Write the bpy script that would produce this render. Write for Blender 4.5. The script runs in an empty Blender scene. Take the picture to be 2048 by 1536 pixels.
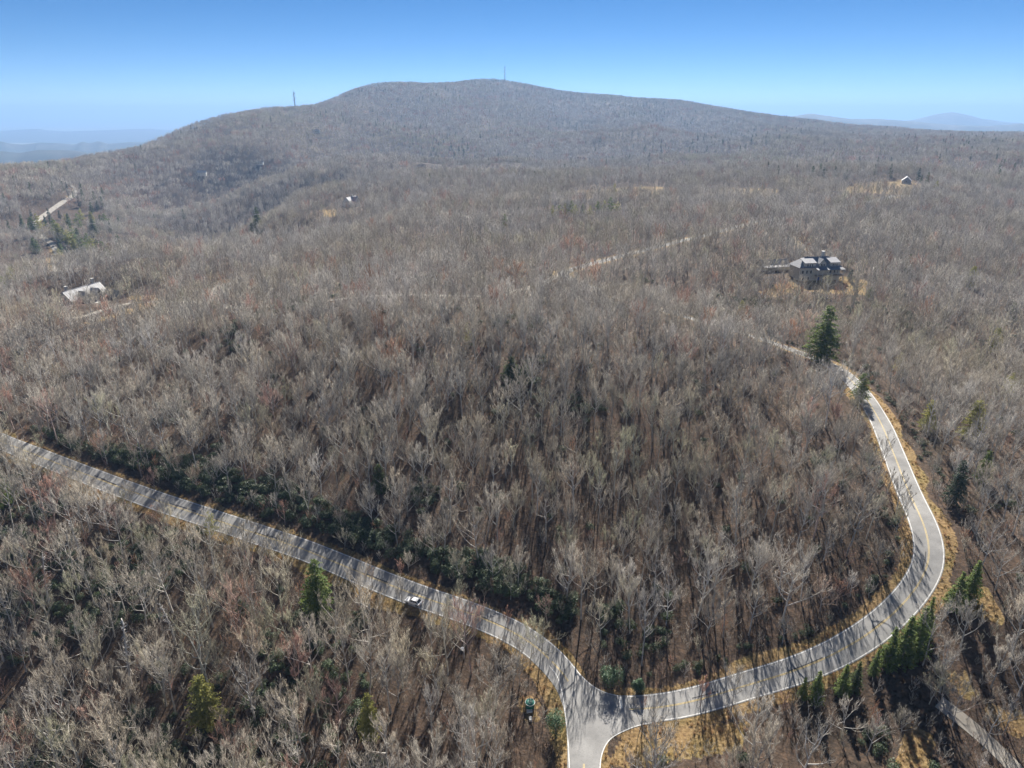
import bpy, math, random
import numpy as np
from mathutils import Vector

NEAR_FAT, MID_FAT, FAR_FAT = 0.92, 1.5, 4.6      # how stout the twigs are drawn, near to far
rng = np.random.default_rng(7)
random.seed(7)
scene = bpy.context.scene
C = scene.collection
R = math.radians

# ------------------------------------------------------------------ camera
CAM_Z = 120.0
PITCH = R(21.8)
F = 1366.0                      # focal length in photograph pixels (2048 wide)
cam_d = bpy.data.cameras.new('camera')
cam_d.sensor_fit = 'HORIZONTAL'
cam_d.angle = 2 * math.atan(1024 / F)
cam_d.clip_start = 1.0
cam_d.clip_end = 200000.0
cam = bpy.data.objects.new('camera', cam_d)
C.objects.link(cam)
cam.location = (0, 0, CAM_Z)
cam.rotation_euler = (math.pi / 2 - PITCH, 0, 0)
scene.camera = cam

# ------------------------------------------------------------------ sky, sun, exposure
SUN_EL, SUN_AZ = R(36.0), R(9.5)      # the sun stands ahead, a little to the right
world = bpy.data.worlds.new('World')
scene.world = world
world.use_nodes = True
wn = world.node_tree.nodes
wl = world.node_tree.links
sky = wn.new('ShaderNodeTexSky')
sky.sky_type = 'NISHITA'
sky.sun_disc = False
sky.sun_elevation = SUN_EL
sky.sun_rotation = SUN_AZ
sky.altitude = 1200
sky.air_density = 0.4
sky.dust_density = 0.0
sky.ozone_density = 0.6
hs = wn.new('ShaderNodeHueSaturation')
hs.inputs['Saturation'].default_value = 1.35
wl.new(sky.outputs['Color'], hs.inputs['Color'])
wl.new(hs.outputs['Color'], wn['Background'].inputs['Color'])
wn['Background'].inputs['Strength'].default_value = 0.042
sun_d = bpy.data.lights.new('sun', 'SUN')
sun_d.energy = 5.0
sun_d.angle = R(0.53)
sun_d.color = (1.0, 0.94, 0.85)
sun = bpy.data.objects.new('sun', sun_d)
C.objects.link(sun)
sdir = Vector((math.sin(SUN_AZ) * math.cos(SUN_EL), math.cos(SUN_AZ) * math.cos(SUN_EL), math.sin(SUN_EL)))
sun.rotation_euler = (-sdir).to_track_quat('-Z', 'Y').to_euler()
sun.location = (0, 0, 500)
vs = scene.view_settings
vs.view_transform = 'Standard'
vs.look = 'None'
vs.gamma = 1.0
vs.exposure = 1.35
vs.use_curve_mapping = False
cy = scene.cycles
cy.max_bounces = 4
cy.diffuse_bounces = 2
cy.glossy_bounces = 2
cy.transmission_bounces = 3
cy.volume_bounces = 0
cy.transparent_max_bounces = 4
cy.use_adaptive_sampling = True
cy.adaptive_threshold = 0.02
cy.use_denoising = True
cy.denoiser = 'OPENIMAGEDENOISE'
cy.denoising_prefilter = 'ACCURATE'
cy.caustics_reflective = False
cy.caustics_refractive = False

# ------------------------------------------------------------------ helpers
def pixray(x, y):
    a, b = (x - 1024) / F, (768 - y) / F
    return np.array([a, math.cos(PITCH) + b * math.sin(PITCH), -math.sin(PITCH) + b * math.cos(PITCH)])

def project(p):
    x, y, z = p[0], p[1], p[2] - CAM_Z
    dep = y * math.cos(PITCH) - z * math.sin(PITCH)
    upv = y * math.sin(PITCH) + z * math.cos(PITCH)
    return 1024 + F * x / dep, 768 - F * upv / dep, dep

_perm = rng.integers(0, 1 << 30, 4096)
def vnoise(x, y, s=0):
    """smooth value noise in -1..1"""
    xi, yi = np.floor(x).astype(np.int64), np.floor(y).astype(np.int64)
    fx, fy = x - xi, y - yi
    fx, fy = fx * fx * (3 - 2 * fx), fy * fy * (3 - 2 * fy)
    def h(i, j):
        return _perm[(_perm[(i + s * 131) & 4095] + j) & 4095] / float(1 << 29) - 1.0
    a, b, c, d = h(xi, yi), h(xi + 1, yi), h(xi, yi + 1), h(xi + 1, yi + 1)
    return (a * (1 - fx) + b * fx) * (1 - fy) + (c * (1 - fx) + d * fx) * fy

def fbm(x, y, octv=3, s=0):
    t, amp = 0, 1.0
    for i in range(octv):
        t = t + amp * vnoise(x * 2 ** i, y * 2 ** i, s + i)
        amp *= 0.5
    return t

# ------------------------------------------------------------------ lie of the land: heights read off the photograph
ctl = []          # (u, v, z): azimuth, log distance, height
def by_z(x, y, z):
    r = pixray(x, y)
    t = (z - CAM_Z) / r[2]
    ctl.append((math.atan2(r[0], r[1]), math.log(t * math.hypot(r[0], r[1])), z))
def by_d(x, y, d, tree=0.0):
    r = pixray(x, y)
    ctl.append((math.atan2(r[0], r[1]), math.log(d), CAM_Z + d * r[2] / math.hypot(r[0], r[1]) - tree))
def raw(x, d, z):
    r = pixray(x, 230)
    ctl.append((math.atan2(r[0], r[1]), math.log(d), z))
for a in [(1190,1420,0),(1168,1530,-1),(1100,1310,1),(820,1195,3),(640,1115,4),(400,1030,5),(240,970,6),(0,880,7),
          (1400,1393,2),(1540,1345,5),(1680,1304,9),(1789,1226,13),(1857,1130,18),(1850,1060,21),(1845,1000,22),(1800,900,23),
          (1745,810,24),(1690,745,25),(1590,705,25),
          (0,1536,-22),(300,1450,-14),(700,1450,-6),(100,1200,-8),(400,1200,-2),(900,1400,-2),
          (1500,1500,2),(1750,1480,5),(2048,1536,6),(2000,1300,14),(2048,1100,22),(2040,900,22),
          (1500,1200,9),(1200,1150,8),(900,1050,9.5),(1400,1000,16.5),(1700,1000,21.5),(600,900,14),(1000,900,19),(1300,850,25.5),
          (200,800,11),(500,750,20),(1000,690,34),(1300,700,34.5),(700,650,32),(400,640,22),(150,610,10),(0,620,6),
          (1900,800,20),(1800,650,18),(2040,650,14),(1980,560,16),
          (1120,550,31),(960,590,33),(1480,663,22),(1400,641,23),(1310,616,25),(1430,692,34),(1560,748,26.5),(1330,672,36),(1220,518,28),(1370,480,29),(1630,545,27),(1500,460,30),(1690,410,30),(1770,395,30),
          (900,520,22),(600,520,14),(300,525,0),(100,560,-5),(1000,440,22),(1000,400,20)]:
    by_z(*a)
for a in [(1000,360,1136),(1800,345,1250),(1500,345,1193),(705,410,930),
          (120,520,1000),(250,470,1150),(60,560,850),(0,500,1050),
          (150,380,1500),(100,335,1850),(0,355,1650),
          (500,300,1900),(700,260,2600),(700,300,2100),(1000,220,3500),(1000,260,2900),(1000,300,2250),(1000,325,1750),
          (1300,230,3600),(1300,280,2500),(1300,320,1800),(1600,270,3000),(1600,310,2100),(1600,330,1700),
          (1900,290,2400),(1900,320,1750),(2048,300,2100),(2048,330,1600)]:
    by_d(*a)
for a in [(420,490,820),(470,468,860),(520,440,900),(580,400,950),(640,372,1000),(720,352,1060),(800,346,1110),
          (290,455,1250),(350,432,1280),(410,408,1320),(512,362,1400),(615,326,1500),(740,311,1600),(940,318,1700),(1150,328,1800),
          (0,337,1950),(100,326,2000),(200,306,2050),(300,288,2150),(400,241,2500),(500,224,2800),(590,216,3000),(670,196,3400),(710,178,3700),
          (800,178,4000),(850,174,4100),(940,160,4250),(1010,159,4300),(1100,183,4200),(1200,190,4400),(1350,200,4300),(1500,222,4100),(1650,242,3900),
          (1850,262,3600),(2048,264,3600)]:
    by_d(a[0], a[1], a[2], 13)
for x, d, z in [(0,2700,-190),(200,2800,-180),(400,3300,-100),(600,4000,-60),(800,5200,0),(1000,5600,60),(1200,5600,0),(1500,5400,-60),(1800,5000,-80),(2048,5000,-80),
                (-900,3200,-150),(-900,2000,-20),(-900,1200,-60),(-900,600,-40),(-900,250,-20),(-900,120,-20),
                (2900,3600,20),(2900,2000,10),(2900,1200,0),(2900,600,5),(2900,250,15),(2900,120,10),
                (600,45,-10),(1400,45,0),(0,60,-20),(2048,60,5),
                (-900,9000,-400),(0,4200,-380),(0,9000,-402),(400,5200,-380),(400,9000,-402),(700,9000,-402),(1000,9000,-402),(1500,9000,-402),(2048,9000,-402),(2900,9000,-402)]:
    raw(x, d, z)
# dips behind the near rims, out of sight, and points that hold the plateau level before them
for x, d, z in [(60,760,-72),(150,800,-74),(300,850,-70),(1000,1450,-4),(1300,1480,-4),(1600,1480,2),(1900,1480,4),
                (430,700,-34),(520,730,-24),(600,740,-10),(700,740,2),(800,760,10),(420,960,-76),(500,1040,-70),(580,1120,-62),(660,1200,-50),(760,1290,-30),(880,1380,-14),
                (350,1480,-88),(450,1560,-82),(560,1680,-62),(700,1820,-42),(900,1980,-28),(1150,2080,-18),(1400,2050,-10),
                (60,520,2),(150,540,4),(300,500,10),(300,400,13),(450,500,14),(450,600,8),(600,590,15),(700,600,17),(700,1000,13),(850,700,18),(850,950,16),(1000,1000,18),(1200,700,25),(1200,1000,24),(1500,800,28),(1500,1000,26),(1800,800,27),(1800,1000,26),(2048,800,18),(2048,1100,16)]:
    raw(x, d, z)
ctl = np.array(ctl)
def tps(r2):
    return 0.5 * r2 * np.log(r2 + 1e-12)
n = len(ctl)
A = np.zeros((n + 3, n + 3))
A[:n, :n] = tps((ctl[:, None, 0] - ctl[None, :, 0]) ** 2 + (ctl[:, None, 1] - ctl[None, :, 1]) ** 2) + np.eye(n) * 2e-5
A[:n, n], A[:n, n + 1:] = 1, ctl[:, :2]
A[n, :n], A[n + 1:, :n] = 1, ctl[:, :2].T
W = np.linalg.solve(A, np.concatenate([ctl[:, 2], np.zeros(3)]))
U0, U1, NU = -1.3, 1.3, 434
V0, V1, NV = math.log(28), math.log(9000), 640
gu, gv = np.linspace(U0, U1, NU), np.linspace(V0, V1, NV)
GU, GV = np.meshgrid(gu, gv, indexing='ij')
HT = W[n] + W[n + 1] * GU + W[n + 2] * GV
for k in range(n):
    HT += W[k] * tps((GU - ctl[k, 0]) ** 2 + (GV - ctl[k, 1]) ** 2)
GD = np.exp(GV)
GX, GY = GD * np.sin(GU), GD * np.cos(GU)
def sstep(a, b, x):
    t = np.clip((x - a) / (b - a), 0, 1)
    return t * t * (3 - 2 * t)
def ridged(x, y, s):
    return 1 - 2 * np.abs(vnoise(x, y, s))
far_w = sstep(1500, 2500, GD) * (1 - 0.85 * sstep(5000, 7000, GD))
emax = np.maximum.accumulate(((HT - CAM_Z) / GD)[:, ::-1], axis=1)[:, ::-1].max(axis=1, keepdims=True)
far_w = far_w * (1 - 0.85 * (1 - sstep(0.004, 0.03, emax - (HT - CAM_Z) / GD)))
HT += far_w * (32 * ridged(GX / 400 + 3.1, GY / 1000, 3) - 8 + 12 * fbm(GX / 190, GY / 300, 2, 9))
HT += sstep(380, 700, GD) * (1 - far_w) * 2.5 * fbm(GX / 90, GY / 90, 2, 5)
HT += 0.25 * fbm(GX / 25, GY / 25, 2, 12)
HT = np.maximum(HT, -402)

def H(x, y):
    x, y = np.asarray(x, float), np.asarray(y, float)
    fu = np.clip((np.arctan2(x, y) - U0) / (U1 - U0) * (NU - 1), 0, NU - 1.001)
    fv = np.clip((np.log(np.maximum(np.hypot(x, y), 1)) - V0) / (V1 - V0) * (NV - 1), 0, NV - 1.001)
    i, j = fu.astype(int), fv.astype(int)
    a, b = fu - i, fv - j
    return (HT[i, j] * (1 - a) + HT[i + 1, j] * a) * (1 - b) + (HT[i, j + 1] * (1 - a) + HT[i + 1, j + 1] * a) * b

def hit(x, y, lo=60, hi=8500, lift=0.0):
    """where the sight line through a photograph pixel meets the ground"""
    r = pixray(x, y)
    hd = math.hypot(r[0], r[1])
    d = np.exp(np.linspace(math.log(lo), math.log(hi), 3000))
    px, py, pz = r[0] / hd * d, r[1] / hd * d, CAM_Z + r[2] / hd * d
    below = np.nonzero(pz < H(px, py) + lift)[0]
    k = below[0] if len(below) else len(d) - 1
    if k > 0 and len(below):
        g0 = pz[k - 1] - H(px[k - 1], py[k - 1]) - lift
        g1 = pz[k] - H(px[k], py[k]) - lift
        t = g0 / (g0 - g1)
        return np.array([px[k - 1] + t * (px[k] - px[k - 1]), py[k - 1] + t * (py[k] - py[k - 1])])
    return np.array([px[k], py[k]])

def smooth_path(pts, step=2.0, it=6):
    pts = np.array(pts, float)
    out = []
    P = np.vstack([2 * pts[0] - pts[1], pts, 2 * pts[-1] - pts[-2]])
    for i in range(1, len(P) - 2):
        p0, p1, p2, p3 = P[i - 1], P[i], P[i + 1], P[i + 2]
        m = max(2, int(np.linalg.norm(p2 - p1) / step))
        for t in np.arange(m) / m:
            out.append(0.5 * ((2 * p1) + (-p0 + p2) * t + (2 * p0 - 5 * p1 + 4 * p2 - p3) * t * t + (-p0 + 3 * p1 - 3 * p2 + p3) * t ** 3))
    out.append(P[-2])
    out = np.array(out)
    for _ in range(it):
        out[1:-1] = 0.25 * out[:-2] + 0.5 * out[1:-1] + 0.25 * out[2:]
    s = np.concatenate([[0], np.cumsum(np.linalg.norm(np.diff(out, axis=0), axis=1))])
    q = np.arange(0, s[-1], step)
    return np.stack([np.interp(q, s, out[:, 0]), np.interp(q, s, out[:, 1])], 1)

def normals(path):
    t = np.gradient(path, axis=0)
    t /= np.linalg.norm(t, axis=1)[:, None] + 1e-9
    return np.stack([-t[:, 1], t[:, 0]], 1)

# ------------------------------------------------------------------ materials
def mat(name, color, rough=0.85, var=0.0, scale=1.0, color2=None, metallic=0.0, bump=0.0, coords='Object'):
    m = bpy.data.materials.new(name)
    m.use_nodes = True
    nt = m.node_tree
    b = nt.nodes['Principled BSDF']
    b.inputs['Roughness'].default_value = rough
    b.inputs['Metallic'].default_value = metallic
    b.inputs['Specular IOR Level'].default_value = 0.25
    c1 = tuple(color) + (1,)
    if color2 is None and var > 0:
        color2 = [min(1, c * (1 + var)) for c in color]
        c1 = tuple(c * (1 - var) for c in color) + (1,)
    if color2 is not None:
        tc = nt.nodes.new('ShaderNodeTexCoord')
        no = nt.nodes.new('ShaderNodeTexNoise')
        no.inputs['Scale'].default_value = scale
        no.inputs['Detail'].default_value = 5
        mx = nt.nodes.new('ShaderNodeMix')
        mx.data_type = 'RGBA'
        mr = nt.nodes.new('ShaderNodeMapRange')
        mr.inputs['From Min'].default_value = 0.35
        mr.inputs['From Max'].default_value = 0.65
        nt.links.new(tc.outputs[coords], no.inputs['Vector'])
        nt.links.new(no.outputs['Fac'], mr.inputs['Value'])
        nt.links.new(mr.outputs['Result'], mx.inputs['Factor'])
        mx.inputs['A'].default_value = c1
        mx.inputs['B'].default_value = tuple(color2) + (1,)
        nt.links.new(mx.outputs['Result'], b.inputs['Base Color'])
        if bump:
            bp = nt.nodes.new('ShaderNodeBump')
            bp.inputs['Strength'].default_value = bump
            nt.links.new(no.outputs['Fac'], bp.inputs['Height'])
            nt.links.new(bp.outputs['Normal'], b.inputs['Normal'])
    else:
        b.inputs['Base Color'].default_value = c1
    return m

def mesh_np(name, verts, faces, mats=(), smooth=False):
    """mesh from arrays; faces an (n,3) or (n,4) array or a list"""
    me = bpy.data.meshes.new(name)
    if isinstance(faces, np.ndarray):
        k = faces.shape[1]
        me.vertices.add(len(verts))
        me.vertices.foreach_set('co', np.asarray(verts, np.float32).ravel())
        me.loops.add(faces.size)
        me.loops.foreach_set('vertex_index', faces.astype(np.int32).ravel())
        me.polygons.add(len(faces))
        me.polygons.foreach_set('loop_start', np.arange(0, faces.size, k, dtype=np.int32))
        me.update(calc_edges=True)
    else:
        me.from_pydata([tuple(v) for v in verts], [], [tuple(f) for f in faces])
        me.update()
    for m in mats:
        me.materials.append(m)
    if smooth:
        me.polygons.foreach_set('use_smooth', np.ones(len(me.polygons), bool))
    return me

def link(name, me, parent=None, loc=(0, 0, 0), rot=(0, 0, 0), scale=(1, 1, 1)):
    o = bpy.data.objects.new(name, me)
    C.objects.link(o)
    o.location, o.rotation_euler, o.scale = loc, rot, scale
    if parent is not None:
        o.parent = parent
    return o

def tag(o, label=None, cat=None, group=None, kind=None):
    if label: o['label'] = label
    if cat: o['category'] = cat
    if group: o['group'] = group
    if kind: o['kind'] = kind
    return o

def empty(name, loc, rz=0.0, scale=1.0):
    o = link(name, None, None, loc, (0, 0, rz), (scale,) * 3)
    o.empty_display_size = 0.5
    return o

# ------------------------------------------------------------------ ways traced on the ground
def trace(pts, step=2.0, it=6):
    return smooth_path([hit(x, y) for x, y in pts], step, it)
lower_path = trace([(-140,822),(-60,853),(0,882),(100,921),(240,975),(400,1030),(520,1070),(640,1112),(730,1150),(820,1186),(900,1213),(980,1243),(1040,1271),(1085,1302),(1118,1336),(1148,1375),(1163,1420),(1167,1470),(1168,1536),(1166,1640)])
loop_path = trace([(1165,1412),(1195,1418),(1240,1420),(1285,1419),(1320,1415),(1352,1411),(1420,1394),(1485,1373),(1560,1351),(1633,1326),(1680,1304),(1735,1270),(1789,1226),(1825,1188),(1846,1158),(1857,1130),(1861,1103),(1855,1072),(1840,1032),(1815,978),(1795,927),(1774,874),(1758,839),(1736,802),(1713,772),(1685,745),(1645,723),(1600,706),(1540,684),(1470,662),(1400,642),(1330,622),(1260,603),(1200,580),(1150,562),(1125,548),(1160,534),(1220,518),(1290,500),(1370,480),(1470,455),(1580,432),(1690,411),(1770,396),(1830,390)])
ridge_path = trace([(1125,549),(1060,575),(1000,588),(930,592),(800,590),(720,594),(600,607),(500,614),(420,606),(330,603),(262,606)])
ROADS = [('lower', lower_path, 6.4), ('loop', loop_path, 6.6), ('ridge', ridge_path, 4.6)]

def path_dist(x, y, path, w=0):
    """distance to a way's centre line and the side (+ left of travel)"""
    x, y = np.asarray(x, float), np.asarray(y, float)
    D = np.full(x.shape, 1e9); S = np.zeros(x.shape)
    nn = normals(path)
    lo, hi = path.min(0) - 60, path.max(0) + 60
    idx = np.nonzero((x > lo[0]) & (x < hi[0]) & (y > lo[1]) & (y < hi[1]))[0]
    for c in range(0, len(idx), 20000):
        k = idx[c:c + 20000]
        d2 = (x[k, None] - path[None, :, 0]) ** 2 + (y[k, None] - path[None, :, 1]) ** 2
        j = d2.argmin(1)
        D[k] = np.sqrt(d2[np.arange(len(k)), j])
        S[k] = (x[k] - path[j, 0]) * nn[j, 0] + (y[k] - path[j, 1]) * nn[j, 1]
    return D, np.sign(S)

def ground_poly(pix):
    return np.array([hit(x, y) for x, y in pix])
def in_poly(x, y, poly):
    inside = np.zeros(x.shape, bool)
    j = len(poly) - 1
    for i in range(len(poly)):
        xi, yi, xj, yj = *poly[i], *poly[j]
        c = ((yi > y) != (yj > y)) & (x < (xj - xi) * (y - yi) / (yj - yi + 1e-12) + xi)
        inside ^= c
        j = i
    return inside

drive_path = trace([(1878,1404),(1893,1416),(1912,1430),(1945,1455),(1980,1486),(2010,1515),(2045,1548),(2090,1600)], 1.5)
valley_path = smooth_path([hit(x, y) for x, y in [(108,545),(112,530),(116,512),(108,492),(90,478),(70,466),(62,455),(78,440),(98,424),(125,405),(146,392),(152,380)]], 6, 4)
kp = [hit(150, 378)]
for x, y in [(140,369),(128,362),(116,355),(105,350),(97,345),(92,341)]:
    q = hit(x, y)
    if np.linalg.norm(q - kp[-1]) < 130: kp.append(q)
knoll_path = smooth_path(kp, 6, 4)
house_drive = trace([(262,606),(235,612),(200,622),(165,634),(120,640)], 2)
court_path = trace([(420,606),(430,590),(440,575),(452,566)], 2)
mid_drive = trace([(882,405),(880,414),(888,422),(920,430),(950,436)], 3)
mid_drive2 = trace([(940,436),(880,440),(840,441),(790,447),(760,456)], 3)
WAYS = ROADS + [('drive', drive_path, 1.6), ('valley', valley_path, 9.0), ('knoll', knoll_path, 5.0), ('hdrive', house_drive, 4.0), ('court', court_path, 9.0), ('mdrive', mid_drive, 9.0), ('mdrive2', mid_drive2, 5.0)]
LAWNS = [ground_poly(p) for p in [
    [(1520,585),(1560,568),(1600,562),(1690,552),(1735,562),(1735,588),(1690,590),(1640,585),(1590,580),(1545,595)],      # below the big grey house
    [(1590,475),(1608,472),(1612,500),(1592,500)],
    [(1660,380),(1720,366),(1800,362),(1850,370),(1840,382),(1770,388),(1700,388)],                                      # field by the barn
    [(1120,388),(1200,378),(1330,374),(1330,388),(1220,394),(1130,400)],
    [(1390,380),(1470,376),(1560,380),(1540,392),(1420,392)],
    [(1900,1180),(1960,1160),(1990,1200),(2010,1250),(1960,1240)],
    [(1815,1440),(1870,1470),(1860,1540),(1790,1540)],
    [(1955,1405),(2048,1430),(2060,1480),(1990,1450)],
    [(1890,1340),(1935,1350),(1960,1400),(1920,1390)],
    [(260,592),(300,590),(330,605),(270,620)], [(250,618),(330,606),(210,640),(170,648)],
    [(640,420),(668,418),(672,432),(648,434)],
    [(96,500),(106,492),(110,540),(98,545)], [(141,378),(148,378),(146,394),(138,396)],
    [(1250,1470),(1500,1440),(1480,1500),(1240,1536),(1205,1536)]]]
HOUSE_SPOTS = [(hit(158, 604), 22), (hit(1628, 556), 24), (hit(1545, 535), 16), (hit(702, 408), 20), (hit(1812, 362), 22), (hit(404, 345), 16), (hit(168, 327), 16), (hit(842, 336), 14), (hit(1060, 1410), 4), (hit(1065, 1436), 2.5), (hit(452, 562), 9), (hit(290, 600), 8)]

def masks(x, y):
    """clear: no tree may stand here; grass: dry verge or lawn; and distance to the nearest way"""
    clear = np.zeros(x.shape, bool); grass = np.zeros(x.shape); dmin = np.full(x.shape, 1e9)
    for nme, p, w in WAYS:
        D, S = path_dist(x, y, p)
        clear |= D < w / 2 + np.where(np.hypot(x, y) < 285, 2.2, -1.3) * (1.0 if nme in ('lower', 'loop') else .4)
        dmin = np.minimum(dmin, D - w / 2)
        if nme in ('lower', 'loop'):
            wd = 3.2 + 2.0 * vnoise(x / 9, y / 9, 31)
            if nme == 'lower':
                wd = np.where(S < 0, wd * 1.25, wd * 0.55)
            grass = np.maximum(grass, 1 - sstep(wd * 0.5, wd, D - w / 2))
    for pl in LAWNS:
        m = in_poly(x, y, pl)
        clear |= m
        grass = np.maximum(grass, m * 1.0)
    for q, r in HOUSE_SPOTS:
        dd = np.hypot(x - q[0], y - q[1])
        clear |= dd < r * 0.62
        grass = np.maximum(grass, 0.5 * (1 - sstep(r * 0.5, r, dd)))
    return clear, grass, dmin

# ------------------------------------------------------------------ terrain sheet
tv = np.stack([GX, GY, HT], -1).reshape(-1, 3)
ii = np.arange(NU * NV).reshape(NU, NV)
tf = np.stack([ii[:-1, :-1], ii[1:, :-1], ii[1:, 1:], ii[:-1, 1:]], -1).reshape(-1, 4)[:, ::-1]
gm = bpy.data.materials.new('forest_floor')
gm.use_nodes = True
def ground_nodes(m):
    nt = m.node_tree; N = nt.nodes; L = nt.links
    b = N['Principled BSDF']; b.inputs['Roughness'].default_value = 0.95; b.inputs['Specular IOR Level'].default_value = 0.1
    geo = N.new('ShaderNodeNewGeometry')
    def noise(scale, detail=4):
        t = N.new('ShaderNodeTexNoise'); t.inputs['Scale'].default_value = scale; t.inputs['Detail'].default_value = detail
        L.new(geo.outputs['Position'], t.inputs['Vector']); return t.outputs['Fac']
    def ramp(fac, stops):
        r = N.new('ShaderNodeValToRGB'); L.new(fac, r.inputs['Fac'])
        while len(r.color_ramp.elements) < len(stops): r.color_ramp.elements.new(0.5)
        for e, (p, c) in zip(r.color_ramp.elements, stops): e.position, e.color = p, tuple(c) + (1,)
        return r.outputs['Color']
    def mix(f, a, b_):
        x = N.new('ShaderNodeMix'); x.data_type = 'RGBA'; L.new(f, x.inputs['Factor']); L.new(a, x.inputs['A']); L.new(b_, x.inputs['B']); return x.outputs['Result']
    litter = ramp(noise(0.9, 8), [(0.3, (0.026, 0.019, 0.014)), (0.5, (0.062, 0.046, 0.036)), (0.68, (0.14, 0.092, 0.064))])
    big = ramp(noise(0.035, 4), [(0.35, (0.045, 0.035, 0.025)), (0.65, (0.098, 0.068, 0.05))])
    w1 = N.new('ShaderNodeValue'); w1.outputs[0].default_value = 0.42
    floor = mix(w1.outputs[0], litter, big)
    gr = ramp(noise(1.6, 6), [(0.32, (0.08, 0.058, 0.028)), (0.5, (0.22, 0.155, 0.07)), (0.7, (0.37, 0.275, 0.145))])
    gr2 = ramp(noise(0.12, 3), [(0.36, (0.16, 0.135, 0.045)), (0.5, (0.20, 0.135, 0.07)), (0.64, (0.27, 0.165, 0.085))])
    gr = mix(w1.outputs[0], gr, gr2)
    at = N.new('ShaderNodeAttribute'); at.attribute_name = 'grass'
    th = N.new('ShaderNodeMath'); th.operation = 'ADD'; L.new(at.outputs['Fac'], th.inputs[0])
    n2 = N.new('ShaderNodeMath'); n2.operation = 'MULTIPLY_ADD'; L.new(noise(0.8, 5), n2.inputs[0]); n2.inputs[1].default_value = 1.2; n2.inputs[2].default_value = -0.6
    L.new(n2.outputs[0], th.inputs[1])
    st = N.new('ShaderNodeMapRange'); st.inputs['From Min'].default_value = 0.35; st.inputs['From Max'].default_value = 0.6
    L.new(th.outputs[0], st.inputs['Value'])
    L.new(mix(st.outputs['Result'], floor, gr), b.inputs['Base Color'])
    bp = N.new('ShaderNodeBump'); bp.inputs['Strength'].default_value = 0.6; bp.inputs['Distance'].default_value = 0.3
    L.new(noise(1.7, 5), bp.inputs['Height']); L.new(bp.outputs['Normal'], b.inputs['Normal'])
ground_nodes(gm)
tme = mesh_np('terrain', tv, tf, [gm], True)
_, gmask, _ = masks(tv[:, 0], tv[:, 1])
ga = tme.attributes.new('grass', 'FLOAT', 'POINT')
ga.data.foreach_set('value', gmask.astype(np.float32))
tag(link('terrain', tme), kind='structure')

# ------------------------------------------------------------------ far plain, hills, lakes
plain_m = mat('far_plain', (0.10, 0.13, 0.09), 0.95, color2=(0.20, 0.20, 0.15), scale=0.0012)
pn = 60
px_, py_ = np.meshgrid(np.linspace(-60000, 60000, pn), np.linspace(-6000, 70000, pn), indexing='ij')
pv = np.stack([px_, py_, np.full_like(px_, -403.0)], -1).reshape(-1, 3)
pi_ = np.arange(pn * pn).reshape(pn, pn)
pf = np.stack([pi_[:-1, :-1], pi_[1:, :-1], pi_[1:, 1:], pi_[:-1, 1:]], -1).reshape(-1, 4)
tag(link('plain', mesh_np('plain', pv, pf, [plain_m])), kind='structure')
hill_m = mat('far_hill', (0.03, 0.045, 0.04), 0.95, color2=(0.06, 0.06, 0.055), scale=0.006)
def hill(skyline, depth, seed, base=-403.0):
    """a ridge whose crest follows points (photo x, y) at the given distance"""
    xs = np.arange(skyline[0][0], skyline[-1][0] + 1, 6.0)
    ys = np.interp(xs, [s[0] for s in skyline], [s[1] for s in skyline])
    crest = []
    for x, y in zip(xs, ys):
        r = pixray(x, y); t = depth / r[1]
        crest.append((r[0] * t, depth, CAM_Z + r[2] * t))
    crest = np.array(crest)
    prof = [(-0.22, 0.0), (-0.13, 0.34), (-0.07, 0.66), (-0.03, 0.88), (0, 1.0), (0.05, 0.8), (0.12, 0.45), (0.22, 0.0)]
    V = []
    for k, (dy, f) in enumerate(prof):
        nz = fbm(crest[:, 0] / (depth * 0.035), np.full(len(crest), k * 0.45 + seed), 3, seed)
        y = crest[:, 1] + dy * depth + nz * depth * 0.02 * (abs(dy) > 0.001)
        z = base + (crest[:, 2] - base) * np.clip(f + 0.12 * nz * (0 < f < 1), 0, 1)
        x = crest[:, 0] * (1 + dy * 0.9)
        V.append(np.stack([x, y, z], -1))
    V = np.array(V); K, M = V.shape[:2]
    q = np.arange(K * M).reshape(K, M)
    f = np.stack([q[:-1, :-1], q[:-1, 1:], q[1:, 1:], q[1:, :-1]], -1).reshape(-1, 4)
    return tag(link('hill', mesh_np('hill', V.reshape(-1, 3), f, [hill_m], True)), kind='structure')
hill([(-500,310),(-120,300),(0,282),(20,287),(45,289),(80,285),(110,286),(150,289),(165,283),(180,287),(197,282),(215,288),(260,284),(330,287),(420,292),(560,300)], 8200, 3)
hill([(-600,330),(-200,322),(0,302),(40,306),(75,300),(110,300),(150,301),(185,307),(230,318),(300,335)], 5200, 5)
hill([(1480,250),(1590,232),(1620,227),(1650,231),(1700,238),(1760,238),(1830,243),(1900,250),(1980,252),(2048,247),(2200,240),(2500,250)], 8500, 8)
hill([(1700,262),(1780,246),(1830,239),(1870,229),(1905,224),(1940,231),(1965,238),(1985,240),(2010,244),(2100,250),(2300,250)], 12500, 11)
hill([(-700,262),(-200,258),(0,262),(60,258),(130,263),(250,259),(380,262),(520,266)], 16000, 14)
lake_m = mat('lake_water', (0.35, 0.40, 0.45), 0.25)
lake_m.node_tree.nodes['Principled BSDF'].inputs['Specular IOR Level'].default_value = 0.9
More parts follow.
